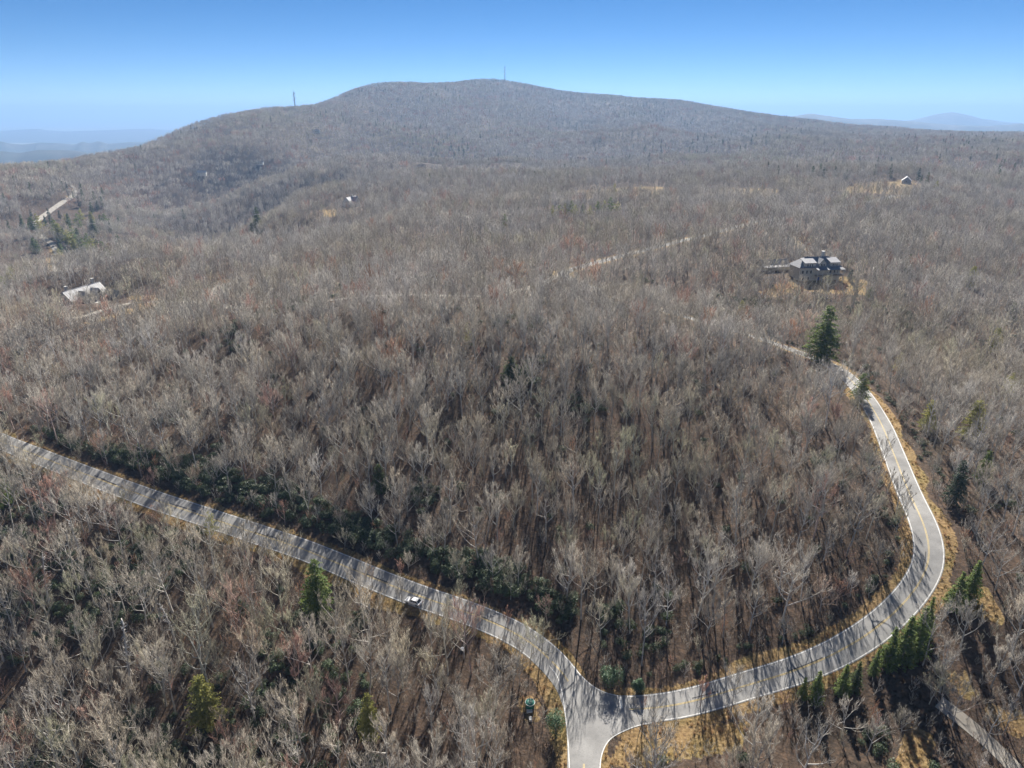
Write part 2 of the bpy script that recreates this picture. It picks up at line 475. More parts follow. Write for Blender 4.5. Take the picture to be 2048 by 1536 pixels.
def lake(x0, x1, y0, y1, seed):
    def pt(x, y):
        r = pixray(x, y); t = (-400.5 - CAM_Z) / r[2]; return r[:2] * t
    m = 26; top, bot = [], []
    for k in range(m):
        f = k / (m - 1); e = math.sin(math.pi * f) ** 0.5; nz = 0.25 * float(vnoise(np.array(k * 0.7), np.array(seed * 1.0), 40))
        ym = (y0 + y1) / 2; hh = (y1 - y0) / 2
        top.append(pt(x0 + (x1 - x0) * f, ym - hh * e * (1 + nz))); bot.append(pt(x0 + (x1 - x0) * f, ym + hh * e * (1 - nz)))
    vs_ = [(*p, -400.5) for p in top] + [(*p, -400.5) for p in bot]
    fs_ = [(k + m, k + m + 1, k + 1, k) for k in range(m - 1)]
    return tag(link('lake', mesh_np('lake', vs_, fs_, [lake_m])), kind='structure')
lake(248, 300, 289, 293.5, 1)
lake(268, 300, 279.5, 282, 2)
lake(308, 336, 263.5, 265, 3)
lake(306, 318, 273.5, 274.6, 4)

# ------------------------------------------------------------------ roads
asph = bpy.data.materials.new('asphalt'); asph.use_nodes = True
def asphalt_nodes(m, c0, c1, c2):
    nt = m.node_tree; N = nt.nodes; L = nt.links; b = N['Principled BSDF']
    b.inputs['Roughness'].default_value = 0.95; b.inputs['Specular IOR Level'].default_value = 0.08
    geo = N.new('ShaderNodeNewGeometry')
    t = N.new('ShaderNodeTexNoise'); t.inputs['Scale'].default_value = 0.16; t.inputs['Detail'].default_value = 9; t.inputs['Roughness'].default_value = .65
    t2 = N.new('ShaderNodeTexNoise'); t2.inputs['Scale'].default_value = 3.0; t2.inputs['Detail'].default_value = 5
    L.new(geo.outputs['Position'], t.inputs['Vector']); L.new(geo.outputs['Position'], t2.inputs['Vector'])
    r = N.new('ShaderNodeValToRGB'); L.new(t.outputs['Fac'], r.inputs['Fac'])
    r.color_ramp.elements[0].position, r.color_ramp.elements[0].color = 0.32, (*c0, 1)
    r.color_ramp.elements[1].position, r.color_ramp.elements[1].color = 0.7, (*c1, 1)
    mx = N.new('ShaderNodeMix'); mx.data_type = 'RGBA'; mx.inputs['B'].default_value = (*c2, 1)
    mr = N.new('ShaderNodeMapRange'); mr.inputs['From Min'].default_value = 0.55; mr.inputs['From Max'].default_value = 0.75; mr.inputs['To Max'].default_value = 0.5
    L.new(t2.outputs['Fac'], mr.inputs['Value']); L.new(mr.outputs['Result'], mx.inputs['Factor']); L.new(r.outputs['Color'], mx.inputs['A'])
    L.new(mx.outputs['Result'], b.inputs['Base Color'])
asphalt_nodes(asph, (0.205, 0.203, 0.20), (0.35, 0.345, 0.335), (0.15, 0.148, 0.145))
gravel = bpy.data.materials.new('gravel'); gravel.use_nodes = True
asphalt_nodes(gravel, (0.24, 0.215, 0.18), (0.38, 0.36, 0.33), (0.16, 0.13, 0.10))
white_p = mat('white_road_paint', (0.62, 0.62, 0.60), 0.7, var=0.2, scale=1.2)
yellow_p = mat('yellow_road_paint', (0.66, 0.50, 0.20), 0.7, var=0.15, scale=1.2)

def ribbon(path, off0, off1, lift, rows=2):
    nn = normals(path)
    cols = []
    for o in np.linspace(off0, off1, rows):
        p = path + nn * (o if np.ndim(o) else float(o))
        cols.append(np.column_stack([p, H(p[:, 0], p[:, 1]) + lift]))
    V = np.stack(cols, 1); M = len(path)
    q = np.arange(M * rows).reshape(M, rows)
    f = np.stack([q[:-1, :-1], q[1:, :-1], q[1:, 1:], q[:-1, 1:]], -1).reshape(-1, 4)[:, ::-1]
    return V.reshape(-1, 3), f
def road(path, w, m, lift=0.06, rows=6, name='road'):
    v, f = ribbon(path, -w / 2, w / 2, lift, rows)
    return tag(link(name, mesh_np(name, v, f, [m], True)), kind='structure')
def line(parent, path, off, w, m, lift, name):
    v, f = ribbon(path, off - w / 2, off + w / 2, lift)
    return link(name, mesh_np(name, v, f, [m]), parent)
r1 = road(lower_path, 6.6, asph)
r2 = road(loop_path[4:], 6.8, asph, 0.05)
r3 = road(ridge_path, 4.6, gravel, 0.05)
# nearest pixels help to cut the paint at the junction
def upto(path, test):
    s = np.array([project(np.append(p, H(*p)))[:2] for p in path])
    return path[test(s)]
seg = upto(lower_path, lambda s: s[:, 0] < 1096)
line(r1, seg, 3.05, 0.2, white_p, 0.075, 'edge_line')
line(r1, upto(lower_path, lambda s: s[:, 0] < 1085), -3.05, 0.2, white_p, 0.075, 'edge_line')
segc = upto(lower_path, lambda s: (s[:, 0] < 1140) & (s[:, 1] < 1365))
line(r1, segc, 0.11, 0.09, yellow_p, 0.075, 'centre_line'); line(r1, segc, -0.11, 0.09, yellow_p, 0.075, 'centre_line')
stub = upto(lower_path, lambda s: s[:, 1] > 1512)
line(r1, stub, 0.11, 0.09, yellow_p, 0.075, 'centre_line'); line(r1, stub, -0.11, 0.09, yellow_p, 0.075, 'centre_line')
sl = upto(loop_path, lambda s: (s[:, 0] > 1240) & (s[:, 1] > 700))
line(r2, sl, 3.1, 0.2, white_p, 0.075, 'edge_line')
line(r2, upto(loop_path, lambda s: (s[:, 0] > 1305) & (s[:, 1] > 700)), -3.1, 0.2, white_p, 0.075, 'edge_line')
line(r2, sl, 0.11, 0.09, yellow_p, 0.075, 'centre_line'); line(r2, sl, -0.11, 0.09, yellow_p, 0.075, 'centre_line')
sp = loop_path[np.argmin(np.abs(np.array([project(np.append(p, H(*p)))[0] for p in loop_path[:40]]) - 1233))]
k0 = int(np.argmin(np.hypot(*(loop_path[:40] - sp).T)))
stop_v, stop_f = ribbon(loop_path[k0:k0 + 2] * np.array([1, 1]), 0.15, 3.0, 0.082)
stop_v = stop_v.copy(); dv = (loop_path[k0 + 1] - loop_path[k0]); dv /= np.linalg.norm(dv)
for a, b in ((2, 0), (3, 1)):
    stop_v[a, :2] = stop_v[b, :2] + dv * 0.6
link('stop_line', mesh_np('stop_line', stop_v, stop_f, [white_p]), r2)
# black tar seams sealed along the old surface
tar_m = mat('tar', (0.05, 0.05, 0.055), .6)
for k_, (pth, own) in enumerate([(lower_path, r1)] * 16 + [(loop_path, r2)] * 5):
    a_ = [50 + k_ * 6 + int(3 * math.sin(k_ * 2.1)), 0][k_ >= 16] or 12 + (k_ - 16) * 11
    ln = 2 + (k_ * 7) % 3
    if a_ + ln < len(pth) - 4: line(own, pth[a_:a_ + ln + 1], .45 + .25 * math.sin(k_ * 1.7), .16 + .08 * (k_ % 3), tar_m, .071, 'tar_seam')
# flared apron of the junction
left_edge = [(1098,1332),(1112,1348),(1120,1368),(1126,1395),(1130,1425),(1134,1460),(1137,1500),(1139,1545),(1141,1600)]
right_edge = [(1199,1600),(1200,1545),(1201,1520),(1206,1500),(1216,1482),(1232,1470),(1274,1452),(1310,1445)]
top_edge = [(1098,1284),(1116,1299),(1136,1320),(1152,1340),(1168,1358),(1186,1373),(1208,1385),(1240,1393)]
ap = [hit(x, y) for x, y in top_edge + [(1270,1395),(1312,1420)] + right_edge[::-1] + left_edge[::-1]]
ap_c = hit(1182, 1412)
from mathutils.geometry import delaunay_2d_cdt
ring = np.array(ap)
allp = [Vector(p) for p in ring]
gx, gy = np.meshgrid(np.arange(ring[:, 0].min(), ring[:, 0].max(), 1.5), np.arange(ring[:, 1].min(), ring[:, 1].max(), 1.5))
gx, gy = gx.ravel(), gy.ravel(); ok = in_poly(gx, gy, ring)
allp += [Vector((a, b)) for a, b in zip(gx[ok], gy[ok])]
cv, ce, cf, *_ = delaunay_2d_cdt(allp, [(i, (i + 1) % len(ring)) for i in range(len(ring))], [], 1, 1e-4)
av = [(v.x, v.y, float(H(v.x, v.y)) + 0.066) for v in cv]
junction = tag(link('road_junction', mesh_np('road_junction', av, [tuple(f) for f in cf], [asph])), kind='structure')
for e in (left_edge, right_edge, top_edge):
    p = smooth_path([hit(x, y) for x, y in e], 0.8, 2)
    line(junction, p, 0.0, 0.2, white_p, 0.082, 'edge_line')
tag(road(drive_path, 3.0, gravel, 0.05, 4, 'driveway'), kind='structure')
tag(road(valley_path, 8.0, gravel, 0.3, 4), kind='structure')
tag(road(knoll_path, 5, gravel, 0.3, 4), kind='structure')
for p, w in ((house_drive, 4.0), (court_path, 9.0), (mid_drive, 9.0), (mid_drive2, 5.0)):
    road(p, w, gravel, 0.08, 3, 'driveway')

# ------------------------------------------------------------------ haze
hz = bpy.data.materials.new('haze'); hz.use_nodes = True
hn = hz.node_tree.nodes; hn.remove(hn['Principled BSDF'])
pvn = hn.new('ShaderNodeVolumePrincipled')
pvn.inputs['Color'].default_value = (0.33, 0.55, 0.92, 1)
pvn.inputs['Density'].default_value = 0.000085
pvn.inputs['Anisotropy'].default_value = 0.15
hz.node_tree.links.new(pvn.outputs['Volume'], hn['Material Output'].inputs['Volume'])
hb = np.array([(x, y, z) for z in (-404.5, 375) for y in (-6500, 70500) for x in (-60500, 60500)], float)
hf = [(0, 2, 3, 1), (4, 5, 7, 6), (0, 1, 5, 4), (2, 6, 7, 3), (0, 4, 6, 2), (1, 3, 7, 5)]
tag(link('haze', mesh_np('haze', hb, hf, [hz])), kind='stuff')

# ------------------------------------------------------------------ vegetation: materials
def bark_material():
    m = bpy.data.materials.new('bark'); m.use_nodes = True
    nt = m.node_tree; N = nt.nodes; L = nt.links; b = N['Principled BSDF']
    b.inputs['Roughness'].default_value = 0.9; b.inputs['Specular IOR Level'].default_value = 0.15
    at = N.new('ShaderNodeAttribute'); at.attribute_type = 'INSTANCER'; at.attribute_name = 'tint'
    r = N.new('ShaderNodeValToRGB'); L.new(at.outputs['Fac'], r.inputs['Fac'])
    stops = BARK_STOPS
    while len(r.color_ramp.elements) < len(stops): r.color_ramp.elements.new(0.5)
    for e, (p, c) in zip(r.color_ramp.elements, stops): e.position, e.color = p, tuple(c) + (1,)
    tc = N.new('ShaderNodeTexCoord')
    no = N.new('ShaderNodeTexNoise'); no.inputs['Scale'].default_value = 1.1; no.inputs['Detail'].default_value = 3
    L.new(tc.outputs['Object'], no.inputs['Vector'])
    mr = N.new('ShaderNodeMapRange'); mr.inputs['From Min'].default_value = 0.3; mr.inputs['From Max'].default_value = 0.7; mr.inputs['To Min'].default_value = 0.65; mr.inputs['To Max'].default_value = 1.3
    L.new(no.outputs['Fac'], mr.inputs['Value'])
    oi = N.new('ShaderNodeObjectInfo')
    m2 = N.new('ShaderNodeMapRange'); m2.inputs['To Min'].default_value = 0.72; m2.inputs['To Max'].default_value = 1.22; L.new(oi.outputs['Random'], m2.inputs['Value'])
    mu = N.new('ShaderNodeMath'); mu.operation = 'MULTIPLY'; L.new(mr.outputs['Result'], mu.inputs[0]); L.new(m2.outputs['Result'], mu.inputs[1])
    hv = N.new('ShaderNodeHueSaturation'); L.new(r.outputs['Color'], hv.inputs['Color']); L.new(mu.outputs[0], hv.inputs['Value'])
    L.new(hv.outputs['Color'], b.inputs['Base Color'])
    return m
BARK_STOPS = [(0.0, (0.49, 0.46, 0.43)), (0.30, (0.415, 0.385, 0.34)), (0.55, (0.42, 0.37, 0.30)), (0.72, (0.40, 0.39, 0.28)), (0.86, (0.41, 0.26, 0.22)), (1.0, (0.45, 0.25, 0.15))]
def limb_material():
    m = bark_m.copy(); m.name = 'limb_bark'
    for n_ in m.node_tree.nodes:
        if n_.type == 'VALTORGB':
            for e in n_.color_ramp.elements:
                c = e.color; g_ = (c[0] + c[1] + c[2]) / 3
                e.color = tuple(min(.62, (.5 * v + .5 * g_) * 1.2) for v in c[:3]) + (1,)
    return m
bark_m = bark_material()
limb_m = limb_material()
snag_m = mat('weathered_wood', (0.50, 0.48, 0.46), 0.9, var=0.15, scale=2.0)
def leaf_mat(name, c1, c2, sc=0.8, trans=0.25):
    m = mat(name, c1, 0.75, color2=c2, scale=sc)
    nt = m.node_tree; b = nt.nodes['Principled BSDF']
    tr = nt.nodes.new('ShaderNodeBsdfTranslucent'); mx = nt.nodes.new('ShaderNodeMixShader')
    mx.inputs['Fac'].default_value = trans
    nt.links.new(b.inputs['Base Color'].links[0].from_socket, tr.inputs['Color'])
    nt.links.new(b.outputs['BSDF'], mx.inputs[1]); nt.links.new(tr.outputs['BSDF'], mx.inputs[2])
    nt.links.new(mx.outputs['Shader'], nt.nodes['Material Output'].inputs['Surface'])
    return m
needle_dark = leaf_mat('dark_needles', (0.05, 0.08, 0.03), (0.12, 0.155, 0.055), trans=.4)
needle_green = leaf_mat('green_needles', (0.09, 0.145, 0.04), (0.22, 0.27, 0.08), trans=.45)
needle_yellow = leaf_mat('yellowish_needles', (0.21, 0.22, 0.055), (0.42, 0.40, 0.13), trans=.45)
needle_blue = leaf_mat('bluish_needles', (0.04, 0.065, 0.045), (0.09, 0.12, 0.075))
rhodo_m = leaf_mat('laurel_leaves', (0.028, 0.048, 0.022), (0.085, 0.12, 0.055), 1.5, 0.2)
rhodo_m.node_tree.nodes['Principled BSDF'].inputs['Roughness'].default_value = 0.5
bush_m = leaf_mat('glossy_bush_leaves', (0.03, 0.075, 0.033), (0.11, 0.18, 0.09), 2.0, 0.2)
bush_m.node_tree.nodes['Principled BSDF'].inputs['Roughness'].default_value = 0.45

# ------------------------------------------------------------------ vegetation: shapes
def unit(v):
    return v / (np.linalg.norm(v) + 1e-9)
def tube_np(segs, sides):
    """(p0, p1, r0, r1) rows -> triangles; r1 == 0 makes a pointed twig"""
    if not segs: return np.zeros((0, 3)), np.zeros((0, 3), int)
    S = np.array([np.concatenate([a, b, [c, d]]) for a, b, c, d in segs])
    p0, p1, r0, r1 = S[:, :3], S[:, 3:6], S[:, 6], S[:, 7]
    d = p1 - p0; d /= np.linalg.norm(d, axis=1)[:, None] + 1e-9
    ref = np.where(np.abs(d[:, 2:3]) > 0.9, np.array([[1.0, 0, 0]]), np.array([[0, 0, 1.0]]))
    a = np.cross(d, ref); a /= np.linalg.norm(a, axis=1)[:, None] + 1e-9
    b = np.cross(d, a)
    V, T, base = [], [], 0
    ang = np.arange(sides) * 2 * math.pi / sides
    ring = a[:, None] * np.cos(ang)[None, :, None] + b[:, None] * np.sin(ang)[None, :, None]
    full = r1 > 0
    for sel, pointed in ((full, False), (~full, True)):
        n_ = int(sel.sum())
        if not n_: continue
        v0 = p0[sel, None] + ring[sel] * r0[sel, None, None]
        if pointed:
            v = np.concatenate([v0, p1[sel, None]], 1); m = sides + 1
            f = np.array([[k, (k + 1) % sides, sides] for k in range(sides)])
        else:
            v = np.concatenate([v0, p1[sel, None] + ring[sel] * r1[sel, None, None]], 1); m = 2 * sides
            f = np.array([t for k in range(sides) for t in ([k, (k + 1) % sides, sides + (k + 1) % sides], [k, sides + (k + 1) % sides, sides + k])])
        V.append(v.reshape(-1, 3)); T.append((f[None] + (np.arange(n_) * m)[:, None, None]).reshape(-1, 3) + base)
        base += n_ * m
    return np.concatenate(V), np.concatenate(T)
def merge(parts):
    V, T, b = [], [], 0
    for v, t in parts:
        V.append(v); T.append(t + b); b += len(v)
    return np.concatenate(V), np.concatenate(T)

def grow(seed, height, width, fork, detail=3, fat=1.0, limbs=10, up=0.35, tw=(7, 6), crook=0.2):
    """bare broadleaf tree: wood[0] trunk and limbs, wood[1] branches, wood[2] twigs"""
    r = random.Random(seed)
    def rv(s): return np.array([r.uniform(-s, s) for _ in range(3)])
    wood = [[], [], []]
    def limb(p, d, length, rad, nseg, lift, lev, tip=None, wig=0.16):
        pts, q = [p], p
        for k in range(nseg):
            d = unit(d + rv(wig) + np.array([0, 0, lift]))
            q = q + d * length / nseg
            pts.append(q)
        for k in range(nseg):
            a, b = rad * (1 - 0.8 * k / nseg), rad * (1 - 0.8 * (k + 1) / nseg)
            if k == nseg - 1 and tip is not None: b = tip
            wood[lev].append((pts[k], pts[k + 1], a, b))
        return pts
    def at(pts, f):
        t = f * (len(pts) - 1); i = min(int(t), len(pts) - 2)
        return pts[i] + (pts[i + 1] - pts[i]) * (t - i), unit(pts[i + 1] - pts[i])
    tr = 0.0125 * height * r.uniform(0.85, 1.2)
    trunk = limb(np.array([0, 0, -0.6]), np.array([r.uniform(-.06, .06), r.uniform(-.06, .06), 1.0]), height * 0.9, tr, 6, 0.12, 0, wig=0.07)
    a0 = r.uniform(0, 6.28)
    for i in range(limbs):
        f = fork + (0.97 - fork) * (i + r.uniform(0, .8)) / limbs
        p, d = at(trunk, f)
        az = a0 + i * 2.4 + r.uniform(-.5, .5)
        out = r.uniform(0.75, 1.25) * (1.1 - 0.55 * (f - fork) / (1 - fork))
        ld = unit(np.array([math.cos(az) * out, math.sin(az) * out, 1.0 * r.uniform(.55, 1.1)]))
        ll = width * 0.68 * (1.15 - 0.62 * (f - fork) / (1 - fork)) * r.uniform(.75, 1.2)
        lp = limb(p, ld, ll, tr * 0.6 * (1.1 - 0.6 * f), 4, up * 0.45, 0, wig=crook)
        nb = r.randint(4, 6) if detail > 1 else 4
        for j in range(nb):
            bf = 0.25 + 0.75 * (j + r.uniform(0, .9)) / nb
            bp, bd = at(lp, min(bf, 1))
            b_l = ll * r.uniform(.32, .55) * (1.1 - .4 * bf)
            bpts = limb(bp, unit(bd + rv(0.75) + np.array([0, 0, up])), b_l, 0.045 * fat, 3 if detail > 1 else 2, up * 0.6, 1, tip=None if detail > 1 else 0.0, wig=0.25)
            nt_ = tw[0] if detail > 2 else max(3, tw[0] - 2)
            for k in range(nt_):
                tp, td = at(bpts, 0.2 + 0.8 * (k + r.uniform(0, .9)) / nt_)
                tl = b_l * r.uniform(.4, .7)
                tpts = limb(tp, unit(td + rv(0.7) + np.array([0, 0, up * 0.9])), tl, 0.026 * fat, 2 if detail > 2 else 1, up * 0.5, 2, tip=0.0, wig=0.25)
                if detail > 2:
                    for m in range(tw[1]):
                        sp_, sd = at(tpts, 0.1 + 0.85 * (m + r.uniform(0, .9)) / tw[1])
                        q = sp_ + unit(sd + rv(0.75) + np.array([0, 0, up])) * tl * r.uniform(.35, .7)
                        wood[2].append((sp_, q, 0.017 * fat, 0.0))
    return wood
def tree_meshes(seed, **kw):
    w = grow(seed, **kw)
    return tube_np(w[0], 5), merge([tube_np(w[1], 3), tube_np(w[2], 3)])
FORMS = [dict(height=17, width=8.5, fork=0.38, limbs=10, up=0.38, tw=(6, 5)), dict(height=15, width=11, fork=0.30, limbs=9, up=0.28, tw=(5, 4), crook=.38),
         dict(height=18, width=7.2, fork=0.42, limbs=11, up=0.5, tw=(7, 5)), dict(height=14, width=9.5, fork=0.25, limbs=9, up=0.42, tw=(7, 7)),
         dict(height=16, width=10.5, fork=0.35, limbs=11, up=0.32, tw=(6, 4), crook=.3), dict(height=13, width=7.0, fork=0.28, limbs=9, up=0.55, tw=(7, 7)),
         dict(height=17.5, width=9, fork=0.45, limbs=8, up=0.36, tw=(4, 3), crook=.34), dict(height=12, width=9, fork=0.2, limbs=10, up=0.34, tw=(7, 6), crook=.28)]
FORM_WORD = ['tall', 'broad-crowned', 'tall slender', 'round-headed', 'wide-branching', 'narrow upright', 'long-trunked', 'low spreading']
FORMS = FORMS + [dict(f, height=f['height'] * .93, width=f['width'] * 1.06, limbs=f['limbs'] + 2, tw=(max(4, f['tw'][0] - 1), max(3, f['tw'][1] - 1))) for f in FORMS]
FORM_WORD = FORM_WORD * 2
NV_T = len(FORMS)
near_tr, near_cr, near_h = [], [], []
for i, fm in enumerate(FORMS):
    t_, c_ = tree_meshes(100 + i * 7, detail=3, fat=NEAR_FAT, **fm)
    near_tr.append(mesh_np('trunk', *t_, [limb_m])); near_cr.append(mesh_np('crown', *c_, [bark_m])); near_h.append(fm['height'])
src = bpy.data.collections.new('instance_sources')        # shapes for the scattered masses, never linked to the scene
def source(coll, name, vt, mats, split=0):
    me = mesh_np(name, vt[0], vt[1], mats)
    if split:      # first faces are trunk and limbs
        mi = np.zeros(len(vt[1]), np.int32); mi[:split] = 1
        me.materials.append(limb_m); me.polygons.foreach_set('material_index', mi)
    o = bpy.data.objects.new(name, me); coll.objects.link(o); return o
def new_sources(name):
    return bpy.data.collections.new(name)
near_src = new_sources('a_near_trees')
for i, fm in enumerate(FORMS):
    t_, c_ = tree_meshes(100 + i * 7, detail=3, fat=NEAR_FAT, **fm)
    source(near_src, 'tree_%02d' % i, merge([t_, c_]), [bark_m], len(t_[1]))
mid_src = new_sources('b_mid_trees')
for i, fm in enumerate(FORMS):
    t_, c_ = tree_meshes(300 + i * 5, detail=2, fat=MID_FAT, **fm)
    source(mid_src, 'tree_%02d' % i, merge([t_, c_]), [bark_m], len(t_[1]))
far_src = new_sources('c_far_trees')
for i in range(6):
    parts = []
    for k in range(4):
        q = np.array([(k % 2 - .5) * 9 + random.uniform(-3, 3), (k // 2 - .5) * 9 + random.uniform(-3, 3), random.uniform(-1, 1)])
        w = grow(700 + i * 10 + k, height=random.uniform(12, 16), width=random.uniform(7, 9.5), fork=0.3, detail=1, fat=FAR_FAT, limbs=6, up=0.35)
        v, t = merge([tube_np(w[0], 3), tube_np(w[1], 3), tube_np(w[2], 3)])
        parts.append((v + q, t))
    source(far_src, 'clump_%02d' % i, merge(parts), [bark_m])

def leaves_np(P, Nrm, size, aspect=0.5, seed=0):
    """one rhombic leaf blade per point"""
    g = np.random.default_rng(seed)
    Nn = Nrm + g.normal(0, .55, Nrm.shape); Nn /= np.linalg.norm(Nn, axis=1)[:, None]
    a = np.cross(Nn, g.normal(0, 1, Nn.shape)); a /= np.linalg.norm(a, axis=1)[:, None]
    b = np.cross(Nn, a)
    s = size * g.uniform(.6, 1.3, (len(P), 1))
    V = np.stack([P - a * s * .5, P + b * s * aspect * .5 - Nn * s * .05, P + a * s * .5, P - b * s * aspect * .5 - Nn * s * .05], 1)
    f = np.array([[0, 1, 2], [0, 2, 3]])
    T = (f[None] + (np.arange(len(P)) * 4)[:, None, None]).reshape(-1, 3)
    return V.reshape(-1, 3), T
def shrub_np(seed, rad, hgt, count, size, lumps=5):
    g = np.random.default_rng(seed)
    P, Nn = [], []
    for k in range(lumps):
        c = np.array([g.uniform(-.5, .5) * rad, g.uniform(-.5, .5) * rad, hgt * g.uniform(.3, .62)])
        rr = np.array([rad * g.uniform(.45, .7), rad * g.uniform(.45, .7), hgt * g.uniform(.32, .42)])
        d = g.normal(0, 1, (count // lumps, 3)); d /= np.linalg.norm(d, axis=1)[:, None]
        d[:, 2] = np.abs(d[:, 2]) * g.choice([1, 1, 1, -1], len(d))
        rad_f = g.uniform(.75, 1.08, (len(d), 1))
        P.append(c + d * rr * rad_f); Nn.append(d + np.array([0, 0, .6]))
    P, Nn = np.concatenate(P), np.concatenate(Nn)
    P[:, 2] = np.maximum(P[:, 2], 0.1)
    return leaves_np(P, Nn, size, .45, seed)
shrub_src = new_sources('d_shrubs')
for i in range(5):
    source(shrub_src, 'shrub_%02d' % i, shrub_np(40 + i, 2.2, random.uniform(2.2, 3.4), 520, .42), [rhodo_m])
sap_src = new_sources('e_saplings')
for i in range(5):
    w = grow(900 + i, height=6, width=4.2, fork=0.1, detail=2, fat=0.75, limbs=9, up=0.5)
    source(sap_src, 'sapling_%02d' % i, merge([tube_np(w[0], 4), tube_np(w[1], 3), tube_np(w[2], 3)]), [bark_m])

def conifer_np(seed, h, rad, base=0.12, whorl=0.55, per=6, droop=0.15, power=0.85, tuft=0.55, gap=0.0, ragged=0.25):
    """trunk, needle blades"""
    g = random.Random(seed)
    tr = [(np.array([0, 0, -0.5]), np.array([0, 0, h * .5]), h * .014, h * .009), (np.array([0, 0, h * .5]), np.array([0, 0, h]), h * .009, 0.0)]
    P, Nn = [], []
    z = h * base
    while z < h * 0.985:
        f = (z - h * base) / (h * (1 - base))
        L = rad * ((1 - f) ** power) * (0.55 + 0.45 * min(1, f / 0.16)) + 0.12
        for k in range(per if f < .8 else max(3, per - 2)):
            if g.random() < gap: continue
            a = g.uniform(0, 6.283); l = L * g.uniform(1 - ragged, 1 + ragged * .6)
            dz = g.uniform(-.08, .25) if f < .7 else g.uniform(.2, .7)
            d = np.array([math.cos(a), math.sin(a), dz - droop])
            tip = np.array([0, 0, z]) + d * l
            tr.append((np.array([0, 0, z]), tip, 0.03, 0.0))
            m = max(3, int(l / (tuft * .42)))
            for j in range(m):
                t = 0.18 + 0.86 * (j + g.random()) / m
                sp = tuft * .75 * (1.1 - .5 * t)
                for s in range(2):
                    P.append(np.array([0, 0, z]) + d * l * t + np.array([g.uniform(-sp, sp), g.uniform(-sp, sp), g.uniform(-.12, .22) - .10 * t * t * droop * 8]))
                    Nn.append(np.array([d[0] * .4, d[1] * .4, 1.0]))
        z += whorl * g.uniform(.7, 1.3)
    return tube_np(tr, 4), leaves_np(np.array(P), np.array(Nn), tuft, .5, seed)
conif_src = new_sources('f_conifers')
for i in range(4):
    t_, l_ = conifer_np(60 + i, 16, 3.4, .12, .9, 5, .12, .8, 1.1)
    source(conif_src, 'conifer_%02d' % i, merge([t_, l_]), [needle_blue if i % 2 else needle_dark])

# ------------------------------------------------------------------ scattered masses (geometry nodes)
def scatter(name, coll, pts, rot, scl, vi, tint, label=None, cat=None):
    me = bpy.data.meshes.new(name)
    me.vertices.add(len(pts)); me.vertices.foreach_set('co', np.asarray(pts, np.float32).ravel())
    for nm, ty, val in (('rot', 'FLOAT_VECTOR', rot), ('scl', 'FLOAT', scl), ('vi', 'INT', vi), ('tint', 'FLOAT', tint)):
        at = me.attributes.new(nm, ty, 'POINT')
        at.data.foreach_set('vector' if ty == 'FLOAT_VECTOR' else 'value', np.asarray(val, np.int32 if ty == 'INT' else np.float32).ravel())
    o = link(name, me)
    ng = bpy.data.node_groups.new(name + '_nodes', 'GeometryNodeTree')
    ng.interface.new_socket('Geometry', in_out='INPUT', socket_type='NodeSocketGeometry')
    ng.interface.new_socket('Geometry', in_out='OUTPUT', socket_type='NodeSocketGeometry')
    N, L = ng.nodes, ng.links
    gi, go = N.new('NodeGroupInput'), N.new('NodeGroupOutput')
    ci = N.new('GeometryNodeCollectionInfo'); ci.inputs['Collection'].default_value = coll
    ci.inputs['Separate Children'].default_value = True; ci.inputs['Reset Children'].default_value = True
    ip = N.new('GeometryNodeInstanceOnPoints'); ip.inputs['Pick Instance'].default_value = True
    def named(nm, ty):
        a = N.new('GeometryNodeInputNamedAttribute'); a.data_type = ty; a.inputs['Name'].default_value = nm
        return a.outputs['Attribute']
    L.new(gi.outputs[0], ip.inputs['Points']); L.new(ci.outputs[0], ip.inputs['Instance'])
    L.new(named('vi', 'INT'), ip.inputs['Instance Index'])
    e2r = N.new('FunctionNodeEulerToRotation'); L.new(named('rot', 'FLOAT_VECTOR'), e2r.inputs[0]); L.new(e2r.outputs[0], ip.inputs['Rotation'])
    L.new(named('scl', 'FLOAT'), ip.inputs['Scale'])
    L.new(ip.outputs[0], go.inputs[0])
    md = o.modifiers.new('scatter', 'NODES'); md.node_group = ng
    return tag(o, label, cat, kind='stuff')

def jgrid(cell, dmin, dmax, umax, seed, drop=0.0):
    g = np.random.default_rng(seed)
    xm = dmax * math.sin(umax)
    a, b = np.meshgrid(np.arange(-xm, xm, cell), np.arange(20, dmax, cell))
    x = (a + g.uniform(-.46, .46, a.shape) * cell).ravel(); y = (b + g.uniform(-.46, .46, b.shape) * cell).ravel()
    d = np.hypot(x, y)
    k = (d > dmin) & (d < dmax) & (np.abs(np.arctan2(x, y)) < umax) & (g.random(len(x)) > drop)
    return x[k], y[k], d[k], g
# what can be seen from about here: highest sight line met so far along every bearing
ang_t = (HT + 3 - CAM_Z) / GD
run = np.maximum.accumulate(ang_t, axis=1)
hidden_by = (HT + 40 - CAM_Z) / GD < run - 0.004
def seen(x, y):
    i = np.clip(((np.arctan2(x, y) - U0) / (U1 - U0) * (NU - 1)).astype(int), 0, NU - 1)
    j = np.clip(((np.log(np.hypot(x, y)) - V0) / (V1 - V0) * (NV - 1)).astype(int), 0, NV - 1)
    return ~hidden_by[i, j]
def tints(x, y, g, sc=60):
    """kind of wood: grey, tan, olive with lichen, reddish"""
    t = 0.34 + 0.22 * fbm(x / sc, y / sc, 2, 21) + g.normal(0, .13, len(x))
    red = g.random(len(x)) < 0.022 + 0.05 * (vnoise(x / 45, y / 45, 25) > .35)
    t = np.where(red, g.uniform(.84, .97, len(x)), np.clip(t, 0, .78))
    return t
SPOT_TREES = []      # bare trees that stand alone in the photograph: base pixel, top pixel, form, tint
